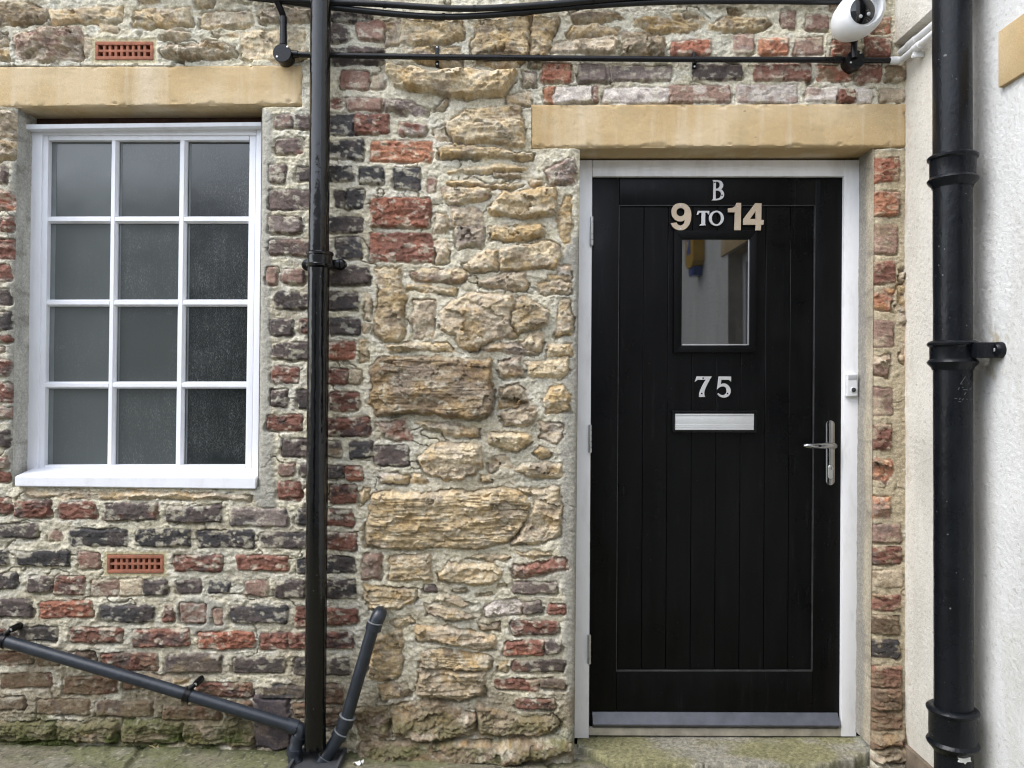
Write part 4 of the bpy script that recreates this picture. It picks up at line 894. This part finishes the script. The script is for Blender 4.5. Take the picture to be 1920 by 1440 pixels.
# ------------------------------------------------------------------ downpipes
def wobble(ob, amp, s):
    me_ = ob.data; n = len(me_.vertices); c = np.empty(n * 3, np.float32); me_.vertices.foreach_get('co', c); c = c.reshape(-1, 3)
    nz = np.empty(n * 3, np.float32); me_.vertices.foreach_get('normal', nz); nz = nz.reshape(-1, 3)
    th = np.arctan2(c[:, 1], c[:, 0]); c += nz * ((fbm(c[:, 2] * s, th * 1.2 + 9, 301, 3) - .5) * amp)[:, None]
    me_.vertices.foreach_set('co', c.ravel()); me_.update()
dp = empty('drainpipe', U(591, 1404, -.065), 'slim glossy black cast iron drainpipe running the full height of the wall', 'drainpipe')
yp = -.070; PT, PB = U(603.5, -300, yp), U(591, 1402, yp)
n = 160; wid = lambda t: .0345
pp = MB().tube([PT.lerp(PB, k / n) for k in range(n + 1)], [.0345 if k / n < .46 else .0362 for k in range(n + 1)], 40).build('pipe', M_PIPE, dp); wobble(pp, .0016, 14)
axd = (PB - PT).normalized(); cj = U(600, 487, yp)
cl = MB().lathe(cj - axd * .026, axd, [(0, .036), (0, .0425), (.004, .046), (.010, .046), (.013, .0425), (.040, .0425), (.044, .047), (.050, .046), (.056, .037)], 48).build('collar', M_PIPE, dp)
m = MB()
for s in (-1, 1):
    e = cj + Vector((s * .058, .045, -.008 if s > 0 else -.010))
    m.lathe(e + Vector((0, .03, 0)), (0, -1, 0), [(0, .020), (.028, .019), (.034, .015), (.035, .008)], 24)
    m.box(min(cj.x, e.x), max(cj.x, e.x), e.y - .012, e.y + .02, e.z - .014, e.z + .014, .003)
m.build('wall_ear', M_PIPE, dp)
gl = empty('drain_gully', U(600, 1425, -.06), 'grey plastic drain gully at the foot of the slim drainpipe', 'gully')

WX = 1.380                                      # the rendered wall's plane
def RW(px, py, off=0.0):
    """point at distance off in front of the rendered return wall seen at a pixel"""
    x = WX - off; dep = x * F / (px - 960); return Vector((x, dep - D, ZC + (720 - py) * dep / F))
sp = empty('soil_pipe', (1.296, -.45, -.09), 'fat black cast iron soil pipe with ringed collars against the cream wall', 'soil pipe')
SX, SY, SR = 1.288, -.452, .0515
kd = (D + SY) / F
zpx = lambda py: ZC + (720 - py) * kd
spp = MB().tube([(SX - .004 + .008 * (k / 200), SY, 3.3 - (3.3 + .12) * k / 200) for k in range(201)], SR, 56).build('pipe', M_SOIL, sp); wobble(spp, .0012, 9)
def collar(zt, zb, big=.0605, flare=True):
    h = zt - zb
    m = MB().lathe((SX, SY, zt), (0, 0, -1), [(-.001, SR * .98), (-.002, big - .004), (.001, big + .002), (.006, big + .007), (.012, big + .006), (.016, big + .001), (.018, big), (h - .026, big), (h - .022, big + .004), (h - .017, big + .007), (h - .010, big + .004), (h - .002, big - .004), (h + .006, SR + .002)], 64)
    return m.build('collar', M_SOIL, sp)
collar(zpx(291), zpx(349)); collar(zpx(640), zpx(690)); collar(zpx(1325), zpx(1402), .063)
m = MB(); e = RW(1872, 656, .012)
m.box(SX + .02, WX + .004, e.y - .0, e.y + .05, e.z - .022, e.z + .022, .006); 
m.lathe(Vector((WX + .006, e.y + .006, e.z)), (-1, 0, 0), [(0, .0235), (.022, .0225), (.028, .018), (.029, .006)], 28)
ear = m.build('wall_ear', M_SOIL, sp); MB().lathe(Vector((WX - .022, e.y + .004, e.z)), (-1, 0, 0), [(0, .007), (.004, .006), (.005, .002)], 14).build('bolt', M_SCREW, ear)
# the founder's triangle and raised letters cast on the pipe
def on_pipe(px, py, off=.0006):
    ray = (U(px, py, 0) - Vector((0, -D, ZC))); o = Vector((0, -D, ZC)); r = SR + off
    a = ray.x ** 2 + ray.y ** 2; b = 2 * ((o.x - SX) * ray.x + (o.y - SY) * ray.y); c = (o.x - SX) ** 2 + (o.y - SY) ** 2 - r * r
    disc = b * b - 4 * a * c
    t = (-b - math.sqrt(max(disc, 0))) / (2 * a); return o + ray * t
m = MB()
def stroke(pts, r=.0011): m.tube([on_pipe(x, y) for x, y in pts], r, 8)
stroke([(1801, 720), (1810, 706), (1817, 720), (1801, 720)]); stroke([(1797, 731), (1799, 726)]); stroke([(1804, 726.5), (1822, 726.5)]); stroke([(1806, 730.5), (1814, 731)]); stroke([(1818, 731), (1820, 727.5)])
stroke([(1808, 740), (1811, 736)]); stroke([(1790, 747.5), (1795, 748)]); stroke([(1798, 749), (1801, 747)]); stroke([(1804, 750), (1807, 747.5)]); stroke([(1812, 748), (1814, 749)]); stroke([(1819, 751), (1823, 748)]); stroke([(1797, 753), (1802, 753.5)])
m.build('cast_mark', simple('worn_cast_mark', (.05, .052, .056), .38), sp)
sg = on_pipe(1806, 1424, 0)
m = MB(); rr = random.Random(5)
P2 = [(sg + Vector((.020 * math.cos(t) * rr.uniform(.55, 1.25), -.0025, .013 * math.sin(t) * rr.uniform(.6, 1.2)))) for t in [2 * math.pi * k / 16 for k in range(16)]]
m.hexa(P2[::-1], [p + Vector((.0, .006, 0)) for p in P2[::-1]], .001, 1); m.build('white_splash', M_LITTER, sp)

# ------------------------------------------------------------------ waste pipes
w1 = empty('waste_pipe', U(300, 1290, -.05), 'long grey plastic waste pipe sloping down the brickwork to the drain', 'waste pipe')
yw = -.052
MB().tube([U(-260, 1117, yw), U(0, 1199, yw), U(280, 1281, yw), U(556, 1364, yw)], .0205, 36).build('pipe', M_WASTE, w1)
pth = fillet([U(548, 1361, yw), U(566, 1367, yw), U(553, 1402, yw - .012), U(551, 1424, yw - .02), U(572, 1475, yw - .03)], .035, 10)
MB().tube(pth, .0222, 32).build('bend', M_WASTE, w1)
for a, b_ in (((541, 1359.5), (558, 1364.8)), ((561.5, 1379), (557, 1391)), ((552.5, 1403), (551.2, 1414)), ((553, 1428), (559, 1443))):
    yy = yw - (.0 if a[1] < 1370 else .006 if a[1] < 1400 else .014 if a[1] < 1420 else .021)
    MB().tube([U(*a, yy), U(*b_, yy)], .0255, 32).build('socket', M_WASTE, w1)
for px, py in ((352, 1303), (6, 1201)):
    c = U(px, py, yw); d = (U(280, 1281, yw) - U(0, 1199, yw)).normalized(); nrm = Vector((-d.z, 0, d.x)); nrm = nrm if nrm.z > 0 else -nrm
    m = MB()
    for o in (-.008, .008): m.tube([c + d * (o - .002), c + d * (o + .002)], .0252, 32)
    m.tube([c + d * -.008, c + d * .008], .0240, 32)
    s0 = c + nrm * .030 + d * .006
    tip = c + nrm * .044 + d * .016
    m.tube([c + nrm * .018, s0, tip], .008, 12)
    m.lathe(tip + Vector((0, .05, 0)), (0, -1, 0), [(0, .011), (.048, .011), (.052, .009), (.053, .004)], 20)
    o = m.build('pipe_clip', M_BLK, w1); screw(o, tip + Vector((0, -.004, 0)), .0055)

M_LIP = simple('pale_lip', (.20, .21, .22), .5)
w2 = empty('waste_pipe', U(680, 1250, -.05), 'short grey plastic waste pipe leaning out of the stonework through an elbow', 'waste pipe')
y2 = -.058
MB().tube([U(702, 1168, y2), U(649, 1350, y2)], .0215, 36).build('pipe', M_WASTE, w2)
pth = fillet([U(712, 1150, .03), U(712, 1150, y2 + .006), U(702.5, 1172, y2)], .030, 12)
MB().tube(pth, .0245, 32).build('elbow', M_WASTE, w2)
pth = fillet([U(650, 1347, y2), U(640.5, 1372, y2), U(606, 1428, y2 - .006), U(598, 1475, y2 - .01)], .03, 10)
MB().tube(pth, .0222, 32).build('bend', M_WASTE, w2)
for a, b_, r in (((703.5, 1166), (699.5, 1181), .0262), ((651.5, 1343), (645.5, 1360), .0268), ((640, 1372), (634, 1382), .0258), ((611, 1420), (603, 1434), .0258)):
    A_, B_ = U(*a, y2), U(*b_, y2 - (.005 if a[1] > 1400 else 0)); L_ = (B_ - A_).length; r += .0012
    so = MB().lathe(A_, B_ - A_, [(0, r - .003), (.001, r), (L_ - .001, r), (L_, r - .003)], 40).build('socket', M_WASTE, w2)
    MB().lathe(A_, B_ - A_, [(-.0012, r - .004), (-.001, r + .0008), (.0016, r + .0008), (.0018, r - .004)], 40).build('rubber_lip', M_LIP, so)
m = MB()
g0 = U(594, 1418, -.09)
gz = g0.z - .012
for (a0, a1, b0, b1) in ((-.085, .085, -.19, -.18), (-.085, .085, -.02, -.008), (-.085, -.075, -.18, -.02), (.075, .085, -.18, -.02)): m.box(g0.x + a0, g0.x + a1, b0, b1, gz - .03, gz + .004, .002)
m.box(g0.x - .075, g0.x + .075, -.18, -.02, gz - .05, gz - .012)
m.build('gully_frame', simple('grey_gully_plastic', (.055, .058, .062), .55, vscale=20, var=.15), gl)

# ------------------------------------------------------------------ rendered return wall
rw = empty('rendered_wall', (WX, -1.6, 0), 'cream roughcast rendered wall meeting the brickwork at a right angle', 'wall')
ya = np.concatenate([np.arange(.02, -.72, -.0042), np.arange(-.72, -3.4, -.02), [-3.4]]); za = np.concatenate([np.arange(-.1, 2.55, .0046), np.arange(2.55, 4.9, .03)])
YY, ZZ = np.meshgrid(ya, za)
hh = (fbm(YY * 170, ZZ * 160, 401, 3, .6) - .5) * .0026 + (fbm(YY * 260, ZZ * 260, 402, 2) - .5) * .0024 + (fbm(YY * 4, ZZ * 4, 403, 2) - .5) * .006
XX = WX - hh
XX = np.where(ZZ > 2.462, XX - .040, XX)        # the upper coat stands proud above the ledge
CC = np.ones(YY.shape + (3,), f) * np.asarray((.66, .63, .565), f)
CC = lerp(CC, (.65, .65, .635), sst(-.10, -.5, YY).astype(f)); CC = CC * (.90 + .2 * fbm(YY * 6, ZZ * 5, 405, 4))[..., None]
CC = lerp(CC, (.45, .36, .26), (sst(.60, .75, fbm(YY * 30, ZZ * 30, 407, 4)) * .35 * sst(-.10, 0, YY)).astype(f))
CC = lerp(CC, (.50, .27, .14), (sst(.52, .7, fbm(YY * 40, ZZ * 8, 409, 4)) * .55 * sst(-.03, .0, YY)).astype(f))
CC = lerp(CC, (.40, .36, .28), (sst(.30, -.05, ZZ + .1 * fbm(YY * 8, ZZ * 8, 411, 3)) * .35).astype(f))
CC = lerp(CC, (.36, .30, .16), (sst(.5, .7, fbm(YY * 50, ZZ * 30, 413, 4)) * .8 * sst(.10, .03, np.hypot(YY + .50, ZZ - 1.355))).astype(f))
CC = lerp(CC, (.42, .39, .32), (sst(.52, .72, fbm(YY * 14, ZZ * 2.2, 415, 5, .6)) * .16).astype(f))
CC = lerp(CC, (.30, .27, .22), (sst(.74, .80, fbm(YY * 120, ZZ * 120, 417, 3)) * .4).astype(f))
kp = np.ones((len(za) - 1, len(ya) - 1), bool)
OY0, OY1, OZ0, OZ1 = -.70, -1.92, .95, 2.10
ym = (ya[1:] + ya[:-1]) / 2; zm = (za[1:] + za[:-1]) / 2
kp[np.ix_((zm > OZ0) & (zm < OZ1), (ym < OY0) & (ym > OY1))] = False
tr = NT('roughcast'); av = tr.n('ShaderNodeVertexColor', layer_name='Col')
tr.l(tr.mix(1.0, av.outputs['Color'], tr.ramp(tr.noise(420, 3, .7), [(.3, (.86,) * 3), (.7, (1.08,) * 3)]), 'MULTIPLY'), tr.b.inputs['Base Color'])
tr.b.inputs['Roughness'].default_value = .95; tr.b.inputs['Specular IOR Level'].default_value = .15
tr.bump(tr.noise(260, 4, .7), .003, .9)
link('render_face', grid_mesh('render_face', np.stack([XX, YY, ZZ], -1)[:, ::-1], kp[:, ::-1], CC[:, ::-1]), tr.m, rw, smooth=0)
M_QUOIN = M_LINTEL
def rbox(name, x0, x1, y0, y1, z0, z1, mat, parent, bev=.003): return MB().box(x0, x1, y0, y1, z0, z1, bev).build(name, mat, parent)
rbox('lintel', WX - .012, WX + .2, -2.06, -.535, 2.103, 2.262, M_LINTEL, rw, .004)
sw = empty('side_window', (WX + .1, -1.3, OZ0), 'dark window under the sandstone lintel in the rendered wall', 'window')
rbox('frame', WX + .09, WX + .15, OY1, OY1 + .06, OZ0, OZ1, M_WHITE, sw); rbox('frame', WX + .09, WX + .15, OY0 - .06, OY0, OZ0, OZ1, M_WHITE, sw)
rbox('frame', WX + .092, WX + .15, OY1 + .06, OY0 - .06, OZ1 - .06, OZ1, M_WHITE, sw); rbox('sill', WX - .03, WX + .15, OY1 - .03, OY0 + .03, OZ0 - .05, OZ0, M_WHITE, sw)
rbox('pane', WX + .12, WX + .13, OY1 + .06, OY0 - .06, OZ0, OZ1 - .06, M_DGLASS, sw, 0)
for yy in (OY0, OY1):
    s_ = .08 if yy == OY1 else -.08
    MB().box(WX - .002, WX + .2, min(yy, yy - s_ * .02), max(yy, yy - s_ * .02), OZ0, OZ1).build('reveal', simple('reveal_render', (.55, .50, .42), .9), rw)
rbox('skirting', WX - .012, WX + .05, -.62, -.004, -.14, ZC + (720 - 1392) / PXM + .0, simple('damp_plinth', (.20, .155, .11), .9, vscale=16, var=.25, bump=.003, bscale=40), rw, .004)
al = empty('alarm_box', (WX - .05, -2.62, 2.25), 'yellow and blue alarm bell box high on the rendered wall', 'alarm')
m = MB(); pts = [(-2.78, 2.16), (-2.72, 2.12), (-2.58, 2.12), (-2.52, 2.16), (-2.52, 2.42), (-2.60, 2.47), (-2.70, 2.47), (-2.78, 2.42)]
m.hexa([Vector((WX - .085, y, z)) for y, z in pts], [Vector((WX + .004, y, z)) for y, z in pts], .008); m.build('casing', simple('alarm_yellow', (.62, .36, .03), .35), al)
m = MB(); pts = [(-2.715, 2.06), (-2.585, 2.06), (-2.56, 2.119), (-2.74, 2.119)]
m.hexa([Vector((WX - .07, y, z)) for y, z in pts], [Vector((WX + .004, y, z)) for y, z in pts], .006); m.build('strobe', simple('alarm_blue', (.03, .06, .30), .25), al)
m = MB(); m.box(WX - .0885, WX - .084, -2.70, -2.60, 2.22, 2.34, .001); pl = m.build('badge', simple('badge_blue', (.04, .10, .42), .4), al)
m = MB(); m.tube([(WX - .0895, -2.675, 2.25), (WX - .0895, -2.66, 2.31), (WX - .0895, -2.635, 2.27), (WX - .0895, -2.62, 2.32)], .006, 8); m.build('badge_mark', M_LITTER, pl)

# white conduits that leave the black run and follow the rendered wall
wc = empty('white_conduit', U(1700, 110, -.03), 'white plastic conduit joining the black run and bending round the corner', 'conduit')
zc_ = U(1690, 113.6, -.026).z
pth = fillet([(U(1668, 113.6, -.026).x, -.026, zc_), (1.352, -.026, zc_), (1.352, -.43, zc_ + .0), (1.352, -.43, 2.9)], .035, 10)
MB().tube(pth, .0112, 24).build('conduit_pipe', M_WPLAST, wc)
MB().tube([(U(1670, 113.6, -.026).x, -.026, zc_), (U(1684, 113.6, -.026).x, -.026, zc_)], .0135, 24).build('coupler', M_WPLAST, wc); MB().tube([(1.352, -.115, zc_), (1.352, -.155, zc_)], .0135, 24).build('coupler', M_WPLAST, wc)
m = MB(); m.box(1.345, WX, -.128, -.112, zc_ - .03, zc_ - .008, .003); m.lathe((1.346, -.12, zc_ - .024), (-1, 0, 0), [(0, .007), (.004, .006)], 14); m.build('conduit_clip', M_WPLAST, wc)
wd = empty('white_conduit', (1.36, -.1, 2.43), 'short white conduit poking from the wall just above the bent one', 'conduit')
MB().tube([(1.362, .03, 2.432), (1.362, -.46, 2.432)], .0112, 24).build('conduit_pipe', M_WPLAST, wd)
MB().tube([(1.362, -.06, 2.432), (1.362, -.11, 2.432)], .0135, 24).build('coupler', M_WPLAST, wd)

# ------------------------------------------------------------------ ground, step, small things
gx = np.concatenate([np.arange(-30, -2.1, 1.), np.arange(-2.1, 1.5, .0045), np.arange(1.5, 30, 1.)]); gy = np.concatenate([np.arange(.12, -.62, -.0045), np.arange(-.62, -40, -.8)])
GX, GY = np.meshgrid(gx, gy)
def gz0(x): return .006 - .028 * np.clip(np.asarray(x) + 1.8, 0, 3.3)
GZ = gz0(GX) + (fbm(GX * 3, GY * 3, 501, 3) - .5) * .012 * (np.abs(GX) < 3) + (fbm(GX * 25, GY * 25, 503, 4) - .5) * .005 * (np.abs(GX) < 3)
jx = np.full(GX.shape, 9.)
for x0 in (-1.28, -.62, .13, .98): jx = np.minimum(jx, np.abs(GX + (fbm(GX * 0 + x0, GY * 9, 505, 3) - .5) * .05 + .12 * (GY + .1) - x0))
jy = np.abs(GY + .50 + (fbm(GX * 5, GY * 0, 507, 3) - .5) * .03); jy2 = np.abs(GY + .012 + (fbm(GX * 8, GY * 0, 508, 3) - .5) * .02)
jd = np.minimum(jx, jy)
GZ = GZ - .010 * sst(.016, .004, jd + .006 * (fbm(GX * 60, GY * 60, 509, 2) - .5)) + .010 * sst(.03, .0, jy2) * fbm(GX * 40, GY * 40, 510, 3)
gc = np.ones(GX.shape + (3,), f) * np.asarray((.165, .148, .108), f)
gc = lerp(gc, (.135, .138, .07), (sst(.38, .62, fbm(GX * 2.6, GY * 5, 511, 4)) * .9).astype(f))
gc = lerp(gc, (.21, .195, .155), (sst(.58, .75, fbm(GX * 9, GY * 9, 513, 4)) * .6).astype(f))
gc = lerp(gc, (.09, .085, .05), (sst(.02, .003, jd) * .7).astype(f)); gc = lerp(gc, (.07, .075, .03), (sst(.03, .0, jy2) * .6).astype(f))
gc = gc * (.55 + .9 * fbm(GX * 45, GY * 45, 515, 5, .65))[..., None]
gc = lerp(gc, (.34, .32, .26), (sst(.90, .95, vn(GX * 130, GY * 130, 517)) * .8).astype(f)); gc = lerp(gc, (.05, .05, .035), (sst(.80, .88, vn(GX * 70, GY * 70, 519)) * .7).astype(f))
pv = link('pavement', grid_mesh('pavement', np.stack([GX, GY, GZ], -1)[::-1], None, gc[::-1]), M_MAS, None, smooth=0); tag(pv, 'worn sandstone paving green with algae along the foot of the wall', 'paving', kind='structure')

sx = np.arange(.15, 1.40, .0045); sy = np.arange(.16, -.16, -.0045); SXg, SYg = np.meshgrid(sx, sy)
zt = U(1300, 1385, .118).z + .002
top = lambda px, py: (lambda k: ((px - 960) * k / F, k - D))((ZC - zt) * F / (py - 720))
P = [top(1083, 1380), top(1640, 1380), top(1636, 1405), top(1600, 1418), top(1540, 1431), top(1380, 1433), top(1160, 1432), top(1128, 1416), top(1088, 1398)]
P[0] = (P[0][0], .15); P[1] = (P[1][0], .15)
dd = poly_sdf(SXg + (fbm(SXg * 30, SYg * 30, 521, 4) - .5) * .022, SYg + (fbm(SXg * 30, SYg * 30, 523, 4) - .5) * .022, P)
SZ = zt - .006 * np.exp(-np.maximum(dd, 0) / .012) + (fbm(SXg * 12, SYg * 12, 525, 4) - .5) * .006 + (fbm(SXg * 90, SYg * 90, 527, 3) - .5) * .0035
SZ = np.where(dd > 0, SZ, zt - .16 * sst(0, -.012, dd) - .006)
sc_ = np.ones(SXg.shape + (3,), f) * np.asarray((.245, .23, .185), f); sc_ = lerp(sc_, (.19, .18, .09), (sst(.40, .65, fbm(SXg * 4, SYg * 6, 531, 4) + .25 * sst(.75, .3, SXg)) * .9).astype(f))
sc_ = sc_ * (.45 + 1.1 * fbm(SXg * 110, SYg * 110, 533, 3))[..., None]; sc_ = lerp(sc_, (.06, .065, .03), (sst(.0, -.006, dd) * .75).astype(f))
st = link('doorstep', grid_mesh('doorstep', np.stack([SXg, SYg, SZ], -1)[::-1], (np.minimum(dd[1:, 1:], dd[:-1, :-1]) > -.03)[::-1], sc_[::-1]), M_MAS, None, smooth=0)
tag(st, 'worn speckled stone doorstep with chipped front corner under the black door', 'doorstep')

def ground_at(px, py):
    o = Vector((0, -D, ZC)); ray = U(px, py, 0) - o
    for t in np.linspace(.7, 1.4, 1400):
        p = o + ray * float(t)
        if p.z <= float(gz0(p.x)) + .004: return p
    return o + ray
rr = random.Random(11)
def scrap(name, px, py, s, mat, label, cat, group=None):
    c = ground_at(px, py); m = MB(); n = 14
    P = []
    for k in range(n):
        t = 2 * math.pi * k / n; e = rr.uniform(.7, 1.15)
        P.append(c + Vector((s * math.cos(t) * e, s * .55 * math.sin(t) * e, .006 + .006 * math.sin(2 * t))))
    m.hexa(P, [p + Vector((0, 0, -.003)) for p in P], 0); o = m.build(name, mat); tag(o, label, cat, group); return o
scrap('dead_leaf', 289, 1402, .017, M_LEAF, 'single yellowed dead leaf lying on the paving below the window', 'leaf')
scrap('paper_scrap', 669, 1434, .014, M_LITTER, 'larger white scrap of litter on the paving by the drain', 'litter')
scrap('paper_scrap', 678, 1431, .008, M_LITTER, 'tiny white fleck of litter just right of the larger scrap', 'litter')

# ------------------------------------------------------------------ unseen building added across the yard to shape light and reflections
oh = empty('added_opposite_house', (-1, -4.6, 0), 'unseen low grey outbuilding added behind the camera to shape light and reflections', 'house')
M_OPP = simple('opposite_fill_grey', (.62, .61, .60), .95, vscale=9, var=.2, bump=.004, bscale=90, spec=.15)  # pale tone set to bounce frontal fill onto the brick wall
m = MB(); m.box(-9, -3.0, -5.2, -4.6, -.2, 3.2); m.box(-3.0, -1.3, -5.2, -4.6, 2.2, 3.2); m.box(-1.3, 1.9, -5.2, -4.6, -.2, 3.2); m.build('wall', M_OPP, oh)
rbox('door', -3.0, -1.3, -4.9, -4.8, -.2, 2.2, simple('added_dark_doorway', (.012, .02, .016), .5), oh)  # dark doorway added so the right-hand panes reflect darker
